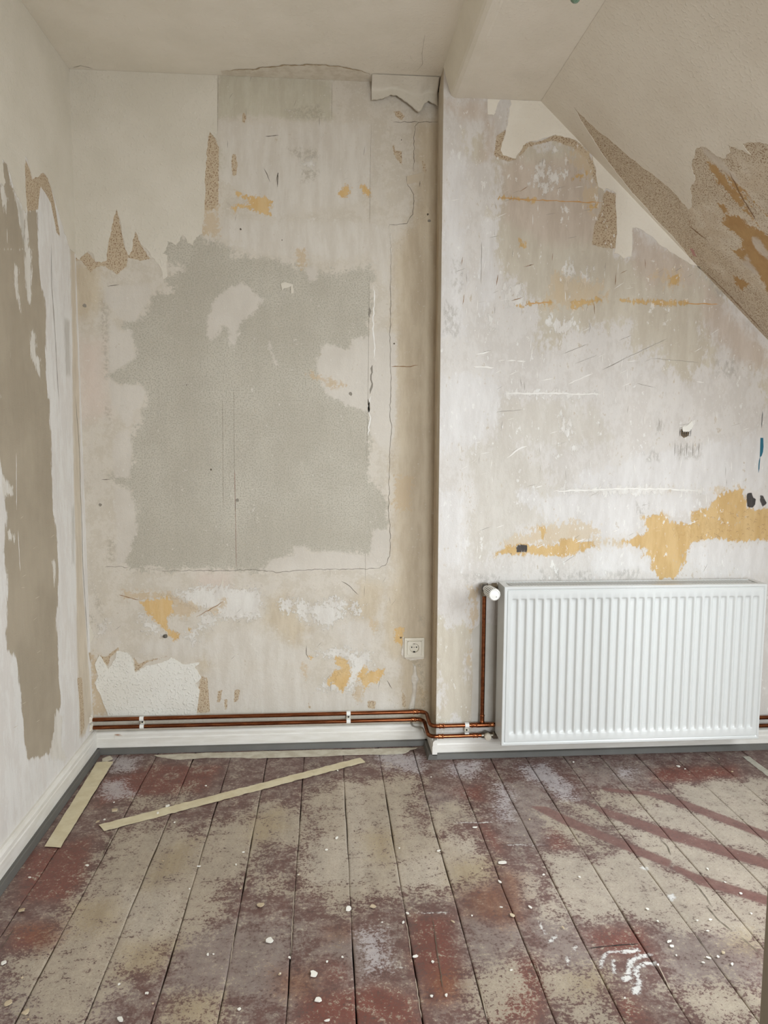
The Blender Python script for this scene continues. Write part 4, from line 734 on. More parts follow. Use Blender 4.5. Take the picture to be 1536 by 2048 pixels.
floor_polys = {
 'red': [J([(60, 930), (280, 910), (300, 990), (200, 1060), (40, 1040)]), K([(800, 870), (1000, 870), (1040, 1050), (1060, 1200), (960, 1290), (900, 1290), (860, 1200), (800, 1100)]), K([(380, 1080), (500, 1080), (510, 1190), (380, 1210)]), L([(0, 1250), (220, 1230), (300, 1450), (200, 1628), (-60, 1628)]), L([(860, 160), (1350, 150), (1370, 215), (1000, 245), (880, 235)]), L([(620, 1480), (760, 1470), (860, 1628), (700, 1628)]), K([(260, 1280), (620, 1200), (800, 1280), (860, 1430), (240, 1430)]),
         J([(500, 200), (760, 120), (1100, 130), (1000, 260), (600, 290), (480, 330)]), L([(430, 1090), (820, 1080), (900, 1250), (560, 1220)]), L([(200, 500), (360, 480), (420, 620), (300, 640)]), K([(960, 250), (1150, 220), (1160, 300), (980, 300)]), J([(120, 560), (450, 480), (430, 700), (330, 800), (100, 800)]), K([(1140, 400), (1250, 480), (1240, 560), (1150, 470)]), L([(1000, 930), (1536, 950), (1536, 1060), (1300, 1020)])],
 'dusty': [K([(350, 950), (700, 950), (640, 1150), (520, 1200), (380, 1050)]), J([(0, 1180), (620, 1150), (620, 1430), (0, 1430)]), L([(0, 250), (240, 230), (400, 470), (200, 600), (0, 560)]), K([(850, 250), (1050, 250), (1100, 400), (900, 440)]), L([(150, 1000), (420, 980), (560, 1250), (520, 1450), (250, 1300)]), L([(900, 1050), (1536, 1050), (1500, 1450), (980, 1430)]), J([(850, 900), (1500, 900), (1400, 1300), (800, 1280)]), L([(420, 130), (900, 140), (820, 260), (480, 260)]), K([(1050, 900), (1350, 920), (1330, 1200), (1100, 1180)])],
 'worn': [J([(430, 720), (520, 560), (560, 470), (760, 420), (900, 430), (1000, 480), (1050, 400), (1200, 400), (1300, 300), (1400, 320), (1536, 350), (1536, 520), (1300, 520), (1220, 700), (1100, 720), (1080, 860), (1000, 960), (880, 1000), (820, 1050), (700, 1150), (500, 1200), (250, 1200), (100, 1200), (90, 1080), (250, 1010), (330, 860)]), J([(650, 290), (880, 290), (940, 230), (900, 330), (680, 340)]), J([(80, 1080), (250, 1010), (620, 1150), (420, 1430), (140, 1430), (60, 1200)]), J([(880, 1280), (1080, 1280), (1060, 1430), (860, 1430)]),
          K([(300, 260), (460, 200), (560, 210), (700, 180), (820, 180), (840, 230), (800, 400), (850, 440), (900, 340), (1000, 310), (1090, 330), (1060, 380), (980, 430), (960, 480), (1080, 480), (1140, 560), (1200, 600), (1190, 660), (1050, 730), (900, 760), (740, 750), (720, 780), (600, 770), (480, 850), (430, 850), (400, 770), (250, 740), (260, 600), (260, 490), (330, 470), (330, 340), (240, 330)]), K([(60, 700), (150, 690), (170, 740), (100, 750)]), K([(1080, 1180), (1300, 1080), (1400, 1250), (1200, 1400), (1100, 1300)]),
          L([(590, 300), (700, 310), (900, 310), (980, 370), (900, 400), (760, 410), (680, 400), (600, 370)]), L([(980, 1430), (1100, 1430), (1250, 1390), (1480, 1440), (1480, 1650), (1200, 1650), (1100, 1500)]), L([(420, 1500), (620, 1480), (680, 1650), (400, 1650)]), L([(200, 1300), (560, 1330), (600, 1480), (420, 1520), (280, 1450)]), L([(230, 400), (400, 460), (560, 560), (640, 640), (520, 620), (300, 520)]), L([(350, 350), (560, 400), (820, 520), (960, 620), (700, 520), (460, 430)])],
 'pale': [L([(975, 255), (1180, 255), (1240, 215), (1380, 245), (1500, 205), (1560, 240), (1560, 530), (1300, 470), (1080, 370)]), L([(700, 400), (880, 470), (1100, 540), (1560, 690), (1560, 560), (1200, 450), (980, 360), (820, 390)]), L([(640, 450), (880, 540), (1100, 610), (1560, 745), (1560, 900), (1300, 850), (1000, 720), (840, 650)]), L([(250, 640), (420, 650), (530, 700), (720, 620), (900, 720), (1150, 830), (1400, 920), (1560, 960), (1560, 1150), (1380, 1150), (1200, 1090), (1000, 1100), (900, 1040), (700, 1000), (520, 1040), (400, 980), (300, 860)]), K([(330, 480), (560, 480), (600, 560), (560, 720), (300, 720), (270, 600)]), K([(980, 480), (1090, 490), (1140, 560), (1050, 560)]), K([(720, 600), (960, 560), (980, 720), (760, 740)]), K([(470, 210), (560, 210), (570, 460), (480, 460)]), J([(600, 720), (900, 760), (860, 960), (640, 1000), (560, 850)]),
          L([(110, 770), (200, 800), (210, 900), (150, 915)]), L([(240, 940), (330, 940), (400, 1020), (380, 1050), (250, 1010)])],
 'olive': [J([(1255, 380), (1390, 340), (1400, 430), (1300, 500), (1250, 490)]), J([(800, 560), (960, 500), (900, 650), (740, 720)]), K([(580, 480), (650, 445), (710, 480), (690, 610), (620, 580)]), J([(380, 820), (560, 800), (560, 920), (400, 950)]), K([(1000, 620), (1190, 590), (1180, 680), (1020, 720)]), J([(640, 1030), (860, 1000), (760, 1130), (600, 1150)]), L([(440, 1360), (560, 1340), (560, 1430), (440, 1430)]), J([(880, 1290), (1060, 1280), (1040, 1400), (880, 1400)]), L([(1340, 1120), (1460, 1100), (1440, 1200), (1340, 1190)])],
 'rust': [K([(1060, 760), (1300, 690), (1330, 880), (1250, 920), (1080, 860)]), K([(900, 1150), (1020, 1150), (1040, 1270), (900, 1280)]), J([(1370, 1150), (1536, 1150), (1536, 1250), (1380, 1250)]), J([(100, 930), (280, 915), (290, 980), (200, 1040)]), L([(0, 740), (110, 780), (120, 1020), (0, 1020)]), K([(400, 940), (500, 940), (500, 980), (400, 980)])],
 'stripe': [L([(170, 378), (270, 382), (560, 515), (985, 690), (965, 728), (520, 545), (340, 470)]), L([(1000, 715), (1150, 775), (1400, 855), (1580, 910), (1580, 960), (1380, 900), (1140, 825), (990, 740)]), L([(480, 350), (620, 395), (900, 488), (1580, 700), (1580, 755), (900, 545), (600, 428)]), L([(780, 275), (1060, 348), (1580, 545), (1580, 590), (1060, 388), (860, 322)]), L([(580, 270), (1000, 320), (1000, 335), (600, 290)])],
 'lilac': [L([(120, 155), (250, 140), (320, 200), (400, 260), (400, 290), (320, 300), (250, 250), (160, 215)]), J([(520, 210), (600, 200), (660, 270), (560, 290), (500, 260)]), L([(290, 250), (400, 290), (430, 340), (330, 330)]), L([(700, 170), (760, 170), (740, 210), (690, 200)]), K([(600, 60), (860, 80), (840, 160), (680, 130)]), K([(1000, 120), (1140, 110), (1100, 180), (1000, 170)]), K([(560, 960), (640, 960), (660, 1120), (590, 1140)]), J([(560, 90), (680, 90), (640, 160), (560, 150)]), L([(0, 260), (60, 300), (40, 460), (0, 440)])],
 'white': [L([(950, 885), (990, 880), (1010, 905), (985, 920)]), L([(805, 725), (840, 722), (850, 742), (815, 740)]), L([(285, 1140), (325, 1115), (328, 1135), (285, 1160)]), L([(690, 1355), (740, 1355), (740, 1385), (705, 1380)]), L([(755, 1430), (790, 1380), (808, 1400), (800, 1460), (765, 1455)]), L([(700, 1205), (795, 1192), (802, 1212), (700, 1225)])],
}
floor_strokes = {
 'white': [(L([(578, 1300), (592, 1250), (620, 1215), (700, 1208), (800, 1203)]), .006), (L([(742, 1365), (735, 1310), (750, 1265), (790, 1245), (858, 1228)]), .010), (L([(785, 1445), (800, 1380), (778, 1335), (792, 1295), (830, 1280), (888, 1272)]), .009), (L([(650, 1262), (655, 1330)]), .006), (L([(390, 1240), (386, 1280)]), .005), (L([(425, 1200), (440, 1178)]), .004), (L([(225, 1040), (260, 1110)]), .004), (L([(255, 560), (320, 558)]), .004), (L([(40, 600), (255, 598)]), .004), (K([(830, 855), (990, 855)]), .003), (K([(1020, 410), (1190, 405)]), .004), (K([(640, 1125), (770, 1125)]), .001)],
 'ring': [(J(ring(1145, 130, 32, 12)), .008), (J(ring(750, 150, 30, 40)[8:]), .007), (J(ring(850, 178, 30, 12)), .01), (J(ring(893, 1120, 12, 9)), .005), (K(ring(315, 130, 28, 16)), .012), (K(ring(680, 120, 20, 10)), .008), (K(ring(720, 150, 25, 20)[10:]), .008), (J(ring(960, 120, 26, 10)), .012), (J(ring(1165, 180, 22, 6)), .012), (J(ring(1140, 310, 35, 18)), .006), (K([(60, 990), (200, 960), (290, 910)]), .005), (K([(480, 1310), (600, 1340), (670, 1400)]), .005), (J([(1000, 140), (960, 160), (1040, 150)]), .012), (K(ring(485, 170, 14, 5)), .008)],
}
FP = {k: [u_floor(q) for q in v] for k, v in floor_polys.items()}
FS = {k: [(u_floor(q), w) for q, w in v] for k, v in floor_strokes.items()}
sub = MB().box(-.05, KX+.05, FRONT-.05, .05, -.08, -.030); floor = struct(sub.build('floor', simple('dark_subfloor', (40, 30, 26), .9)))
YF = -2.05
for i, (x0, x1) in enumerate(zip(edges[:-1], edges[1:])):
    gap = random.uniform(.0004, .0012); a, b = x0+gap, min(x1, KX)-gap
    if b-a < .02: continue
    dz = random.uniform(-.0012, .0006)
    us = np.concatenate([[a, a+.0015], arange(a+.006, b-.006, .0075), [b-.0015, b]]); vs = arange(YF, 0, .0085)
    e0 = [random.uniform(0, 6) for _ in range(4)]
    def pl(u, v, a=a, b=b, dz=dz, e0=e0):
        w = .0009*np.sin(v*9+e0[0])+.0006*np.sin(v*31+e0[1]); w2 = .0009*np.sin(v*8+e0[2])+.0006*np.sin(v*27+e0[3])
        t = (u-a)/(b-a); x = u+w*(1-t)+w2*t
        z = dz-.0012*(2*t-1)**2 - np.where((u < a+.001) | (u > b-.001), .0022, 0)
        return np.stack([x, v, z], 1)
    me, P = grid_mesh('floorboard', us, vs, pl)
    for k in FP: set_field(me, k, field(P, FP[k], FS.get(k, ()), clip=.06))
    for k in FS:
        if k not in FP: set_field(me, k, field(P, [], FS[k], clip=.06))
    # sides and the stretch towards the photographer
    bm = bmesh.new(); bm.from_mesh(me)
    bd = [e for e in bm.edges if e.is_boundary]; r = bmesh.ops.extrude_edge_only(bm, edges=bd)
    for v in r['geom']:
        if isinstance(v, bmesh.types.BMVert): v.co.z = -.03
    bm.to_mesh(me); bm.free()
    bo = link('floorboard', me, MAT_floor, floor)
    bo2 = MB().box(a, b, FRONT, YF-.0005, -.03, dz-.0015).build('floorboard', M_floor_plain, floor)
# board end joint near the white smears and drying cracks in the boards
def RF(lines, w): return [(u_floor(l), w) for l in lines]
ribbons('board_end_joint', RF([L([(508, 1196), (600, 1185), (700, 1176), (800, 1168)])], .003), from_floor, M_black, floor, off=.0011, jit=.001)
ribbons('board_crack', RF([L([(1090, 790), (1150, 860), (1220, 960)]), L([(1180, 950), (1260, 1040), (1340, 1100)]), L([(920, 570), (960, 610), (980, 660)]), L([(1380, 1130), (1500, 1230)]), L([(1130, 1120), (1170, 1190)]), K([(905, 880), (920, 1000), (960, 1250)]), J([(560, 460), (500, 590)]), J([(70, 935), (0, 1040)])], .0022), from_floor, M_dark, floor, off=.0011, jit=.0012)
ribbons('pale_joint_filling', RF([K([(770, 890), (790, 990), (800, 1080)]), K([(820, 1180), (850, 1380)]), K([(1140, 1230), (1175, 1390)]), L([(905, 1290), (980, 1440)]), K([(1420, 1110), (1450, 1200)]), J([(1170, 900), (1140, 1110)]), J([(1460, 720), (1440, 1080)])], .0018), from_floor, simple('pale_filling', (176, 160, 142), .9), floor, off=.0009, jit=.001)
print('floor done')

# ================================================================== radiator
RX0, RX1 = 1.5631, 2.5631
RYF = YJ-.145; RZ0, RZ1 = .0959, .6974; RD = .100
rad = empty('panel_radiator', ((RX0+RX1)/2, RYF+RD/2, RZ0))
tag(rad, 'white ribbed steel panel radiator hung low on the stripped wall', 'radiator')
# profiled front panel: flat border with pressed vertical flutes
nr = 30; inset = .018; px0 = RX0+inset; px1 = RX1-inset
xs = [RX0+.006, px0]; flut = []
pitch = (px1-px0-.012)/nr
for i in range(nr):
    c0 = px0+.006+pitch*(i+.5); flut.append(c0)
def smooth(t): t = np.clip(t, 0, 1); return t*t*(3-2*t)
gx = [RX0+.0075, RX0+.012, RX0+.014, RX0+.017]
for c0 in flut:
    for d in (-.0145, -.0132, -.0115, -.0095, -.0075, -.0062, 0, .0062, .0075, .0095, .0115, .0132, .0145): gx.append(c0+d)
gx += [RX1-.017, RX1-.014, RX1-.012, RX1-.0075]
gz = [RZ0+.008, RZ0+.013, RZ0+.015, RZ0+.019, RZ0+.040, RZ0+.0425, RZ0+.045, RZ0+.049, RZ0+.06, RZ0+.15, RZ1-.15, RZ1-.062, RZ1-.052, RZ1-.048, RZ1-.0455, RZ1-.043, RZ1-.022, RZ1-.019, RZ1-.015, RZ1-.013, RZ1-.008]
gx = np.array(gx); gz = np.array(gz); fl = np.array(flut)
def rad_surf(u, v):
    dmin = np.abs(u[:, None]-fl[None, :]).min(1)
    prof = 1-smooth((dmin-.0060)/.0078)                      # 1 in the pressed channel
    inz = smooth((v-(RZ0+.040))/.009)*smooth(((RZ1-.043)-v)/.009)
    border = np.minimum(np.minimum(u-(RX0+.012), RX1-.012-u), np.minimum(v-(RZ0+.013), RZ1-.013-v))
    y = RYF - .0005 + .0075*prof*inz + np.where(border < .0005, .003, 0)*0 + .0030*(1-smooth(border/.002))*smooth((border+.0055)/.001)*0
    y = y + np.where(np.abs(border) < .0012, .0035, 0)       # groove of the pressed edge
    return np.stack([u, y, v], 1)
me, P = grid_mesh('front_panel', gx, gz, rad_surf)
me.polygons.foreach_set('use_smooth', [True]*len(me.polygons)); me.set_sharp_from_angle(angle=math.radians(50))
fp = link('front_panel', me, M_rad, rad)
# rim around the front, side covers, rear panel
fr = MB(); rings = []
for ins_, y_ in ((0, RYF+.014), (0, RYF+.0012), (.0016, RYF-.001), (.0078, RYF-.001), (.0090, RYF+.006)):
    a_, b_, c_, d_ = RX0+ins_, RX1-ins_, RZ0+ins_, RZ1-ins_
    rings.append([fr.bm.verts.new(q) for q in ((a_, y_, c_), (b_, y_, c_), (b_, y_, d_), (a_, y_, d_))])
for q0, q1 in zip(rings[:-1], rings[1:]):
    for k in range(4): fr.bm.faces.new((q0[k], q0[(k+1) % 4], q1[(k+1) % 4], q1[k]))
fr.build('front_rim', M_rad, rad)
for x0, x1 in ((RX0, RX0+.0015), (RX1-.0015, RX1)):
    MB().box(x0, x1, RYF+.0142, RYF+RD, RZ0+.012, RZ1-.0032).build('side_cover', M_rad, rad)
MB().box(RX0+.01, RX1-.01, RYF+RD-.012, RYF+RD-.002, RZ0+.02, RZ1-.02).build('rear_panel', M_rad, rad)
MB().box(RX0+.01, RX1-.01, RYF+.010, RYF+.018, RZ0+.02, RZ1-.02).build('inner_panel', M_rad_shade, rad)
# top grille: frame and slanted slats
tg = MB(); zt0, zt1 = RZ1-.003, RZ1
tg.box(RX0, RX1, RYF+.0142, RYF+.022, zt0, zt1); tg.box(RX0, RX1, RYF+RD-.010, RYF+RD, zt0, zt1); tg.box(RX0, RX0+.022, RYF+.0215, RYF+RD-.0095, zt0, zt1); tg.box(RX1-.022, RX1, RYF+.0215, RYF+RD-.0095, zt0, zt1)
gr = tg.build('top_grille', M_rad, rad)
ns = 78; sl = bpy.data.meshes.new('slat')
mb = MB(); mb.prism([(-.0026, -.0005), (.0026, -.0005), (.0026, .0012), (-.0026, .0012)], RYF+.021, RYF+RD-.009, lambda p, q, t: (p-(t-RYF-.05)*.42, t, q)); o = mb.build('slat', M_rad, gr); slm = o.data
o.location = (0, 0, 0)
base_x = RX0+.034
for i in range(ns):
    x = RX0+.036+(RX1-RX0-.072)*i/(ns-1)
    if i == 0: ob = o
    else:
        ob = o.copy(); COL.objects.link(ob)
    ob.matrix_parent_inverse = o.matrix_parent_inverse.copy(); ob.parent = gr
    ob.location = (x, 0, RZ1-.0022)
# convector fins below the grille
cf = MB()
for i in range(60):
    x = RX0+.03+(RX1-RX0-.06)*i/59; cf.box(x-.0006, x+.0006, RYF+.018, RYF+RD-.016, RZ0+.06, RZ1-.03)
tag(cf.build('convector_fins', M_rad_shade, rad), kind='stuff')
for x in (RX0+.12, RX1-.12):
    MB().box(x-.015, x+.015, RYF+RD, YJ-.003, RZ0+.12, RZ1-.1, .003).build('wall_bracket', M_rad, rad)

# ================================================================== copper pipes
PR = .0078
yb = -.030; yj = YJ-.028
pu0 = on_back(190, 1439.5, -yb); pu1 = on_back(838, 1423.5, -yb); pl0 = on_back(190, 1457, -yb); pl1 = on_back(842, 1437, -yb)
ZU = float((pu0[2]+pu1[2])/2); ZL = float((pl0[2]+pl1[2])/2)
ju = on_jog(920, 1451, -(yj-YJ)); jl = on_jog(920, 1470.8, -(yj-YJ)); ZJU = float(ju[2]); ZJL = float(jl[2])
print('pipes', ZU, ZL, ZJU, ZJL)
xc = XJ-.026       # where the pipes turn forward in front of the flank
xt = float(on_jog(964, 1451, -(yj-YJ))[0])
up_ = empty('copper_pipe', (XJ, yj, 0)); tag(up_, 'upper copper heating pipe that rises to the radiator thermostat', 'pipe')
lo_ = empty('copper_pipe', (XJ, yj, 0)); tag(lo_, 'lower copper heating pipe that ends at the round lockshield valve', 'pipe')
MB().tube([(0.004, yb, ZU), (xc, yb, ZU), (xc-.0, yj, ZJU), (xt+.09, yj, ZJU)], PR, 16, bend=.03).build('pipe_run', M_copper, up_, smooth=True)
xl2 = xc-.008
xv = float(on_jog(976, 1470, -(yj-YJ)+.024)[0])
MB().tube([(0.004, yb, ZL), (xl2, yb, ZL), (xl2, yj-.004, ZJL), (xv-.02, yj-.004, ZJL)], PR, 16, bend=.03).build('pipe_run', M_copper, lo_, smooth=True)
def sleeve(par, c, ax, l=.022, r=.0098, nm='solder_fitting'):
    MB().lathe([(PR+.0003, -l/2), (r, -l/2+.002), (r, -l/2+.004), (r-.001, -l/2+.006), (r-.001, l/2-.006), (r, l/2-.004), (r, l/2-.002), (PR+.0003, l/2)], c, ax, 20).build(nm, M_copper_br, par, smooth=True, ang=60)
sleeve(up_, (xc-.042, yb, ZU), (1, 0, 0)); sleeve(lo_, (xl2-.042, yb, ZL), (1, 0, 0))
sleeve(up_, (xc+.044, yj, ZJU), (1, 0, 0)); sleeve(lo_, (xl2+.048, yj-.004, ZJL), (1, 0, 0))
sleeve(up_, (xt-.03, yj, ZJU), (1, 0, 0), .026); sleeve(up_, (xt+.035, yj, ZJU), (1, 0, 0), .026); sleeve(lo_, (xv-.045, yj-.004, ZJL), (1, 0, 0))
# riser
ztop = float(on_jog(968, 1185, -(yj-YJ))[2])
MB().tube([(xt, yj, ZJU), (xt, yj, ztop)], PR, 16).build('riser', M_copper, up_, smooth=True)
sleeve(up_, (xt, yj, ZJU+.026), (0, 0, 1), .032)
MB().tube([(xt-.022, yj, ZJU), (xt+.022, yj, ZJU)], PR+.0016, 16).build('tee_fitting', M_copper, up_, smooth=True)
# pipes that carry on to the right of the radiator
for nm, z, lb in (('upper', ZJU, 'upper copper pipe stub beyond the right edge of the radiator'), ('lower', ZJL+.006, 'lower copper pipe stub beyond the right edge of the radiator')):
    o = MB().tube([(RX1-.2, yj, z), (KX-.01, yj, z)], PR, 14).build('copper_pipe', M_copper, None, smooth=True); tag(o, lb, 'pipe')
# thermostat valve
vz = ztop+.016
tv = empty('thermostatic_valve', (xt, yj, vz)); tag(tv, 'white ribbed thermostat head on the radiator\'s upper left corner', 'valve')
MB().lathe([(.010, -.03), (.012, -.028), (.012, -.018), (.0105, -.016), (.0105, .004), (.013, .006), (.013, .02)], (xt, yj, vz), (0, 0, 1), 20).build('valve_body', M_nickel, tv, smooth=True)
MB().tube([(xt, yj, vz+.006), (RX0+.002, yj-.004, vz+.006)], .0105, 16).build('tail_pipe', M_nickel, tv, smooth=True)
MB().lathe([(.015, 0), (.0165, .002), (.0165, .018), (.015, .02)], (RX0-.022, yj-.004, vz+.006), (1, 0, 0), 6).build('union_nut', M_nickel, tv)
MB().lathe([(.012, 0), (.0155, .004), (.0155, .018), (.012, .022)], (xt, yj-.008, vz+.004), (0, -1, 0), 24).build('collar', simple('dark_collar', (70, 64, 58), .5), tv, smooth=True)
hx = Vector((.10, -1.0, -.02)).normalized(); hb = Vector((xt, yj-.026, vz+.004)); hr = hx.cross(Vector((0, 0, 1))).normalized(); hu = hr.cross(hx)
MB().lathe([(.013, -.01), (.013, .02), (.0165, .022), (.0175, .05)], hb, hx, 32).build('neck', M_plastic, tv, smooth=True)
head = MB().lathe([(.0165, .022), (.0172, .026), (.0182, .06), (.0190, .094), (.0190, .100)], hb, hx, 48).build('thermostat_head', simple('grip_slot_shade', (120, 118, 112), .5), tv, smooth=True)  # shade of the slots between the ribs put into the grey
for k in range(22):
    a = 2*math.pi*k/22; rd = hr*math.cos(a)+hu*math.sin(a); tn = -hr*math.sin(a)+hu*math.cos(a); m2 = MB(); idx = []
    for (r, y) in ((.0172, .028), (.0205, .033), (.0232, .096), (.0195, .102)):
        for s_ in (-1, 1): idx.append(m2.bm.verts.new(hb+hx*y+rd*r+tn*(.0017*s_)))
    for q in range(3): m2.bm.faces.new((idx[2*q], idx[2*q+1], idx[2*q+3], idx[2*q+2]))
    m2.bm.faces.new((idx[0], idx[2], idx[4], idx[6])); m2.bm.faces.new((idx[1], idx[3], idx[5], idx[7])); m2.bm.faces.new((idx[0], idx[1], idx[7], idx[6]))
    m2.build('grip_rib', M_plastic, head)
MB().lathe([(.0195, 0), (.0205, .001), (.0205, .004), (.0175, .0060), (.0155, .0045), (.0145, .0048), (.004, .0062), (.0001, .0064)], hb+hx*.098, hx, 40).build('end_cap', M_plastic, head, smooth=True)
MB().lathe([(.0001, 0), (.0014, .0002), (.0014, .0008)], hb+hx*.1034+hr*-.0+Vector((.006, 0, -.007)), hx, 10).build('marker_dot', M_dark, head)
# lockshield valve
lv = empty('lockshield_valve', (xv, yj, ZJL)); tag(lv, 'small round-capped lockshield valve at the radiator\'s lower left corner', 'valve')
MB().tube([(xv-.022, yj-.004, ZJL), (RX0+.0, yj-.004, ZJL)], .0105, 16).build('valve_body', M_nickel, lv, smooth=True)
MB().lathe([(.0125, -.012), (.0135, -.01), (.0135, .008), (.0115, .010), (.0115, .014)], (xv, yj-.004, ZJL), (0, -1, 0), 24).build('valve_neck', M_nickel, lv, smooth=True)
MB().lathe([(.0125, 0), (.0135, .002), (.0135, .012), (.0115, .0155), (.006, .0165), (.0001, .0168)], (xv, yj-.016, ZJL+.002), (0, -1, 0), 32).build('cap', simple('cap_ivory', (222, 214, 196), .35), lv, smooth=True)
MB().lathe([(.014, 0), (.0155, .002), (.0155, .018), (.014, .02)], (xv+.022, yj-.004, ZJL), (1, 0, 0), 6).build('union_nut', M_nickel, lv)
# pipe clips
def clip(cx, y, z1, z2, wall_y, label):
    t = empty('pipe_clip', (cx, wall_y, min(z1, z2))); tag(t, label, 'pipe clip', 'white double pipe clips')
    zc = (z1+z2)/2
    MB().box(cx-.008, cx+.008, wall_y-.024, wall_y-.001, zc-.008, zc+.008, .002).build('bridge', M_plastic_y, t)
    for z in (z1, z2):
        m = MB(); n = 18; R = PR+.0022
        vs0 = []
        for i in range(n+1):
            a = math.radians(-250+320*i/n)
            for rr in (PR+.0004, R):
                for x in (cx-.008, cx+.008): vs0.append(m.bm.verts.new((x, y-rr*math.cos(a)*-1 if False else y+rr*math.cos(a), z+rr*math.sin(a))))
        for i in range(n):
            q = vs0[4*i:4*i+4]; r_ = vs0[4*i+4:4*i+8]
            for (p, s_) in ((0, 1), (1, 3), (3, 2), (2, 0)): m.bm.faces.new((q[p], q[s_], r_[s_], r_[p]))
        m.bm.faces.new((vs0[0], vs0[1], vs0[3], vs0[2])); m.bm.faces.new((vs0[-4], vs0[-3], vs0[-1], vs0[-2]))
        m.build('jaw', M_plastic, t)
    MB().lathe([(.0035, 0), (.0035, .0015), (.002, .0016), (.002, .0005)], (cx, wall_y-.024, zc), (0, -1, 0), 14).build('screw', M_black, t)
clip(float(on_back(284, 1447, .03)[0]), yb, ZU, ZL, 0, 'white pipe clip on the left, nearest the room corner')
clip(float(on_back(697, 1431, .03)[0]), yb, ZU, ZL, 0, 'white pipe clip on the back wall nearer the socket')
clip(float(on_jog(934, 1455, .03)[0]), yj, ZJU, ZJL, YJ, 'white pipe clip on the projecting wall just left of the riser')
# plaster sealing where the pipes enter the left wall
for z in (ZU, ZL):
    MB().lathe([(.017, 0), (.016, .003), (.011, .007), (PR, .009)], (0.0005, yb, z), (1, 0, 0), 14, spin=lambda i, h: 1+.16*math.sin(i*2.3)).build('pipe_collar', M_caulk, wall_left)

# ================================================================== wall socket
sc_ = on_back(828, 1294.5); sx, sz = float(sc_[0]), float(sc_[2]); S_ = .0405
so = empty('wall_socket', (sx, 0, sz)); tag(so, 'cream square power socket low on the wall beside the projecting corner', 'socket')
fr = MB(); hi_ = .0270
fr.box(sx-S_, sx+S_, -.011, -.0005, sz+hi_, sz+S_, .003, 2).box(sx-S_, sx+S_, -.011, -.0005, sz-S_, sz-hi_, .003, 2).box(sx-S_, sx-hi_, -.0109, -.0005, sz-S_+.002, sz+S_-.002, .003, 2).box(sx+hi_, sx+S_, -.0109, -.0005, sz-S_+.002, sz+S_-.002, .003, 2)
fr.build('frame', M_cream, so)
ring_ = MB()
for (h0, h1, y0, y1) in ((.0305, .0335, -.0125, -.009),):
    ring_.box(sx-h1, sx+h1, y0, y1, sz+h0, sz+h1, .0008).box(sx-h1, sx+h1, y0, y1, sz-h1, sz-h0, .0008).box(sx-h1, sx-h0, y0, y1, sz-h1, sz+h1, .0008).box(sx+h0, sx+h1, y0, y1, sz-h1, sz+h1, .0008)
ring_.build('inner_frame', M_cream, so)
# insert with a round well
def insert():
    bm = bmesh.new(); n = 48; h = .0275; R = .0195; sq = []; ci = []
    for i in range(n):
        a = 2*math.pi*(i+.5)/n; c, s = math.cos(a), math.sin(a); k = h/max(abs(c), abs(s))
        sq.append((k*c, k*s)); ci.append((R*c, R*s))
    def ring_v(pts, y): return [bm.verts.new((sx+p[0], y, sz+p[1])) for p in pts]
    r0 = ring_v(sq, -.010); r1 = ring_v(sq, -.0135); r2 = ring_v(ci, -.0135); r3 = ring_v([(p[0]*.96, p[1]*.96) for p in ci], -.0115); r4 = ring_v([(p[0]*.92, p[1]*.92) for p in ci], -.0012)
    for a, b in ((r0, r1), (r1, r2), (r2, r3), (r3, r4)):
        for i in range(n): bm.faces.new((a[i], a[(i+1) % n], b[(i+1) % n], b[i]))
    bm.faces.new(r4); bmesh.ops.recalc_face_normals(bm, faces=bm.faces)
    me = bpy.data.meshes.new('insert'); bm.to_mesh(me); bm.free(); return link('insert', me, M_cream, so)
ins = insert()
MB().lathe([(.0178, 0), (.0178, .002), (.0001, .002)], (sx, -.0008, sz), (0, -1, 0), 32).build('well_floor', M_cream, ins)
for dx in (-.0095, .0095): MB().lathe([(.0028, 0), (.0028, .0006), (.0001, .0007)], (sx+dx, -.0028, sz+.001), (0, -1, 0), 14).build('pin_hole', M_black, ins)
MB().lathe([(.0022, 0), (.0022, .0008), (.001, .001)], (sx, -.0028, sz+.001), (0, -1, 0), 12).build('centre_screw', M_nickel, ins)
MB().box(sx-.0035, sx+.0035, -.0115, -.0012, sz-.0185, sz-.0145, .0006).build('earth_contact', M_black, ins)
MB().box(sx-.0025, sx+.0025, -.0115, -.0012, sz+.0155, sz+.0185, .0006).build('earth_contact', M_nickel, ins)
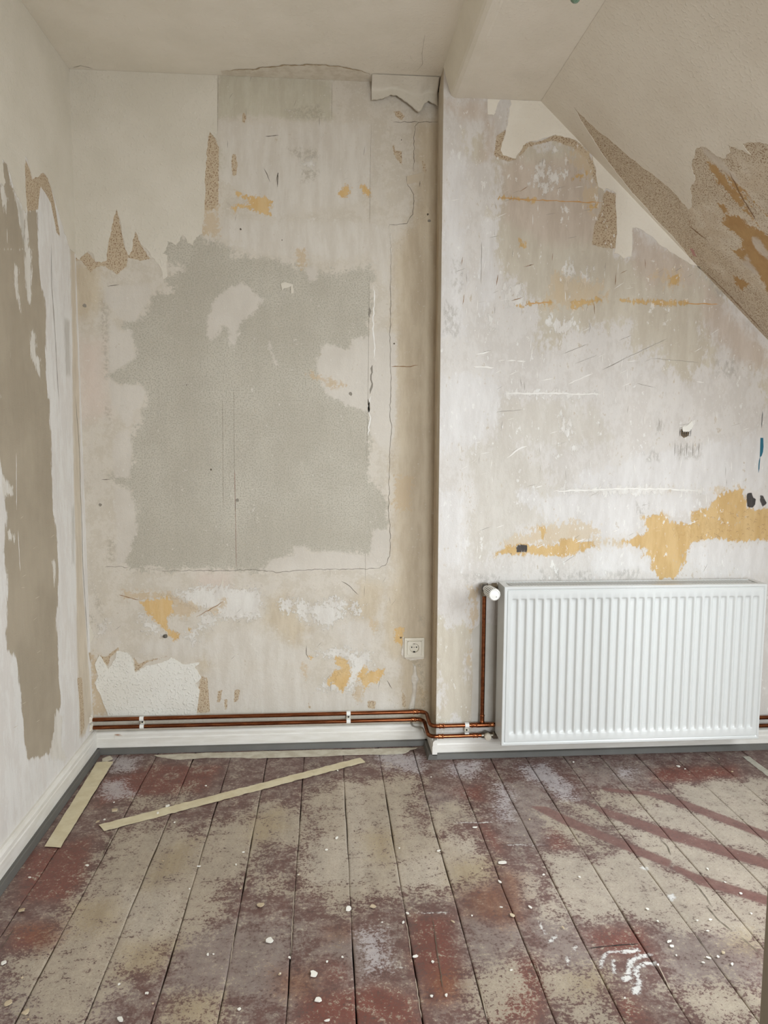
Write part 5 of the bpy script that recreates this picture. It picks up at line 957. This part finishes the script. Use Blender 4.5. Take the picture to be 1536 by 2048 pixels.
# filler squeezed out under the socket and the filled cable chase below it
slab('filler_patch', jag(u_back(N_([(180, 440), (400, 440), (400, 455), (330, 462), (280, 470), (235, 478), (215, 460), (180, 455)])), .002, 2), from_back, .004, M_caulk, wall_back)
slab('filler_patch', jag(u_back(N_([(150, 200), (160, 195), (162, 450), (150, 445), (130, 400), (135, 360), (148, 330)])), .002, 2), from_back, .003, M_caulk, wall_back)
def caulk_strip():
    Lp = u_back(N_([(258, 530), (275, 515), (272, 560), (270, 640), (255, 670), (250, 720), (262, 750), (262, 830), (250, 920), (235, 980), (215, 1040)])); Rp = u_back(N_([(305, 530), (312, 560), (318, 640), (338, 690), (335, 720), (318, 760), (312, 850), (300, 940), (295, 1000), (290, 1050), (285, 1060)]))
    vs, fs = [], []; n = 40; m = 9
    la = np.array(Lp); ra = np.array(Rp); tl = np.linspace(0, 1, len(la)); tr = np.linspace(0, 1, len(ra))
    for i in range(n+1):
        t = i/n; l = np.array([np.interp(t, tl, la[:, k]) for k in (0, 1)]); r = np.array([np.interp(t, tr, ra[:, k]) for k in (0, 1)])
        for j in range(m+1):
            s = j/m; p = l+(r-l)*s; hgt = .0075*math.sin(math.pi*s)**.6*(1-.35*math.exp(-((s-.5)/.1)**2)) + .001*math.sin(i*1.7+j)
            vs.append((p[0], -max(.0003, hgt if 0 < j < m else .0003), p[1]))
    for i in range(n):
        for j in range(m): a = i*(m+1)+j; fs.append((a, a+1, a+m+2, a+m+1))
    me = bpy.data.meshes.new('filled_cable_chase'); me.from_pydata(vs, [], fs); me.polygons.foreach_set('use_smooth', [True]*len(fs))
    link('filled_cable_chase', me, M_caulk, wall_back)
caulk_strip()
# thin grey cable looping round the corner on top of the skirting
cb = [(XJ-.082, -.006, ZL-.018), (XJ-.08, -.028, ZL-.028), (XJ-.06, -.036, ZL-.032), (XJ-.040, -.040, ZL-.030), (XJ-.036, -.07, ZL-.042), (XJ-.028, YJ-.02, .088), (XJ+.01, YJ-.026, .083), (XJ+.12, YJ-.014, .083), (RX0+.05, YJ-.012, .082)]
tag(MB().tube(cb, .0030, 10, bend=.018, bseg=6).build('cable', M_cable, None, smooth=True), 'thin grey cable looping round the skirting corner below the copper pipes', 'cable')

# ================================================================== tape on the floor
def tape(label, pts, mat, thick=.0007, amp=.0015, wr=0, lift=.0008, jagd=2):
    uv = [u for u in u_floor(pts)]
    o = slab('masking_tape', jag(uv, amp, jagd), from_floor, thick, mat, None, base=lift)
    tag(o, label, 'tape')
    return o
def strip(label, pa, pb, qa, qb, mat, n=60, wr=.0012, lift=.0016):
    """wrinkled tape: pa-pb one long edge, qa-qb the other, all in photo pixels"""
    A0, A1, B0, B1 = (on_floor(*p) for p in (pa, pb, qa, qb)); vs, fs = [], []
    for l in (0, 1):
        for i in range(n+1):
            t = i/n; a = A0+(A1-A0)*t; b = B0+(B1-B0)*t; L_ = np.linalg.norm(A1-A0)
            wz = wr*(abs(math.sin(t*L_*47+1.3))**6+.7*abs(math.sin(t*L_*83))**8)+lift
            for k in range(4):
                p = a+(b-a)*k/3; x, y = p[0], p[1]
                if k in (0, 3): x += random.uniform(-.0008, .0008); y += random.uniform(-.0008, .0008)
                vs.append((x, y, wz*(1+.2*math.sin(k*2+t*30)) - .0005*l))
    K_ = (n+1)*4
    for l in (0, 1):
        for i in range(n):
            for k in range(3):
                a = l*K_+i*4+k; f = (a, a+1, a+5, a+4); fs.append(f if l else f[::-1])
    for i in range(n):
        for k in (0, 3): a = i*4+k; fs.append((a, a+4, K_+a+4, K_+a))
    for i in (0, n):
        for k in range(3): a = i*4+k; fs.append((a, a+1, K_+a+1, K_+a))
    me = bpy.data.meshes.new('masking_tape'); me.from_pydata(vs, [], fs)
    bm = bmesh.new(); bm.from_mesh(me); bmesh.ops.recalc_face_normals(bm, faces=bm.faces); bm.to_mesh(me); bm.free()
    o = link('masking_tape', me, mat); tag(o, label, 'tape'); return o
def j1(p): return J([p])[0]
def k1(p): return K([p])[0]
def l1(p): return L([p])[0]
strip('cream masking tape strip lying diagonally across the floorboards', j1((490, 423)), k1((546, 89)), j1((517, 454)), k1((572, 112)), M_tape, 90)
strip('broad straight tape strip on the floor beside the left skirting', j1((480, 112)), j1((220, 530)), j1((562, 108)), j1((300, 535)), M_tape, 40, .0006)
tape('old paint-crusted tape strip along the foot of the back wall', [(308, 1511), (420, 1506), (560, 1503), (700, 1500), (835, 1496), (810, 1507), (760, 1510), (650, 1513), (520, 1517), (420, 1516), (360, 1520), (320, 1515)], M_tape_old, .0012, .006, jagd=3)
strip('pale tape strip on the floor at the right edge, by the skirting', l1((1390, 98)), l1((1560, 230)), l1((1425, 95)), l1((1590, 215)), M_tape_pale, 30, .0004)
tape('small old tape scrap on the floor in the left corner', J([(505, 95), (545, 80), (560, 95), (530, 110), (505, 108)]), M_tape_old, .001, .002)

# ================================================================== flakes of paint and plaster on the floor
def flake(p, r, mat, label, group=None, el=1.0, rot=0.0, th=.0022, name='paint_flake'):
    n = 9; uv = []
    for i in range(n):
        a = 2*math.pi*i/n; q = r*random.uniform(.65, 1.2); x = q*math.cos(a)*el; y = q*math.sin(a); uv.append((p[0]+x*math.cos(rot)-y*math.sin(rot), p[1]+x*math.sin(rot)+y*math.cos(rot)))
    tl = (random.uniform(-.12, .12), random.uniform(-.12, .12))
    o = slab(name, uv, from_floor, th, mat, None, base=.0014, lift=lambda q: max(0, (q[0]-p[0])*tl[0]+(q[1]-p[1])*tl[1]+.0008))
    tag(o, label, 'flake', group)
big = [(k1((100, 1000)), .013, 'leaf-shaped white plaster flake near the bottom centre-left boards', M_flake), (k1((610, 830)), .012, 'yellowish plaster flake in the middle of the floor', M_flake_y), (k1((487, 840)), .011, 'slim white flake just left of the yellowish one', M_flake),
       (j1((570, 352)), .014, 'tan flake on the dark boards below the diagonal tape', M_flake_y), (j1((830, 330)), .009, 'white flake lying against the diagonal tape', M_flake), (k1((1250, 612)), .012, 'crumbled white plaster bit right of the floor centre', M_flake),
       (j1((18, 1110)), .010, 'white flake at the left edge of the photograph', M_flake), (j1((595, 1390)), .009, 'white flake at the bottom edge of the photograph', M_flake), (k1((316, 1166)), .012, 'white plaster splat on red boards at the bottom centre', M_flake), (j1((130, 1352)), .011, 'brownish flake in the lower left corner of the floor', M_flake_y),
       (j1((108, 848)), .010, 'beige flake on the left near the grey strip', M_flake_y), (k1((1300, 875)), .010, 'orange-tinted flake on the rusty stain', M_flake_y), (l1((1022, 154)), .010, 'oval white flake on the red boards under the radiator', M_flake), (k1((338, 1292)), .011, 'pale plaster blob below the white splat', M_flake),
       (j1((40, 1310)), .011, 'greyish flake low on the left edge boards', M_flake_y), (j1((1290, 822)), .012, 'flat beige chip on the red boards left of centre', M_flake_y), (k1((720, 812)), .001, None, None)]
for q, r, lb, m in big:
    if lb: flake(on_floor(*q), r*.72, m, lb, None, random.uniform(1.0, 1.5), random.uniform(0, 3))
small_px = [*J([(565, 313), (485, 408), (518, 398), (865, 412), (783, 365), (1020, 230), (432, 626), (148, 685), (808, 604), (1170, 622), (1192, 740), (938, 742), (1482, 670), (1030, 1068), (1058, 1066), (1435, 1083), (1387, 1165), (590, 1215), (728, 1260), (758, 1312), (110, 1183), (140, 1390), (985, 630), (1205, 560), (1185, 1340)]),
            *K([(240, 672), (195, 1083), (458, 1080), (905, 1105), (760, 908), (780, 863), (655, 908), (435, 155), (1115, 437), (897, 187), (1150, 640), (1237, 706), (1245, 833), (1387, 832), (1455, 672), (148, 1165), (972, 1270), (900, 1275), (385, 1395), (935, 553), (430, 490), (740, 540), (378, 548), (382, 1103), (820, 1077), (1100, 875), (1005, 905)]),
            *L([(1195, 1255), (1250, 1248), (1280, 1225), (1130, 1040), (1205, 1035), (1190, 1100), (970, 1160), (985, 1188), (1290, 820), (1380, 885), (905, 1295), (170, 962), (1165, 1282), (360, 1080), (1010, 1240), (420, 130), (1255, 112), (1330, 185), (1060, 170), (905, 1045), (715, 1485), (845, 975), (455, 790), (170, 460), (1440, 1000), (1330, 1290), (65, 1325), (1190, 745)])]
for q in small_px:
    flake(on_floor(*q), random.uniform(.0019, .0042), M_flake if random.random() < .8 else M_flake_y, 'tiny pale crumb of paint lying on the worn floorboards', 'paint crumbs on the floorboards', random.uniform(1, 2), random.uniform(0, 3), .0018, 'paint_crumb')

# ================================================================== door jamb at the lower right, green glass at the top
dp = hit(1533.5, 1825, (0, -1.55, 0), (0, 1, 0)); dxj = float(dp[0])
dj = struct(MB().box(dxj, dxj+.07, -1.62, -1.545, 0, 1.98, .004).build('door_1', M_door))
MB().box(dxj+.012, dxj+.03, -1.66, -1.615, 0, 1.98, .003).build('door_stop', M_door, dj)
gp = hit(1150.5, 6, (0, -1.25, 0), (0, 1, 0)); gx0, gy0, gz0 = (float(v) for v in gp)
lamp = empty('pendant_lamp', (gx0, gy0, SOF)); tag(lamp, 'small green glass drop hanging at the top edge below the low ceiling', 'lamp')
r0 = .011
MB().lathe([(.0005, 0), (.006, .0015), (.0095, .005), (.0115, .011), (.012, .02), (.010, .034), (.006, .045), (.003, .05)], (gx0, gy0, gz0), (0, 0, 1), 28).build('glass_drop', M_green, lamp, smooth=True)
MB().tube([(gx0, gy0, gz0+.048), (gx0, gy0, SOF)], .0012, 8).build('wire', M_nickel, lamp)
MB().lathe([(.02, 0), (.024, .004), (.024, .012)], (gx0, gy0, SOF-.012), (0, 0, 1), 20).build('ceiling_cup', M_nickel, lamp, smooth=True)
print('objects', len(bpy.data.objects), 'tris', sum(len(o.data.polygons)*2 for o in bpy.data.objects if o.type == 'MESH'))
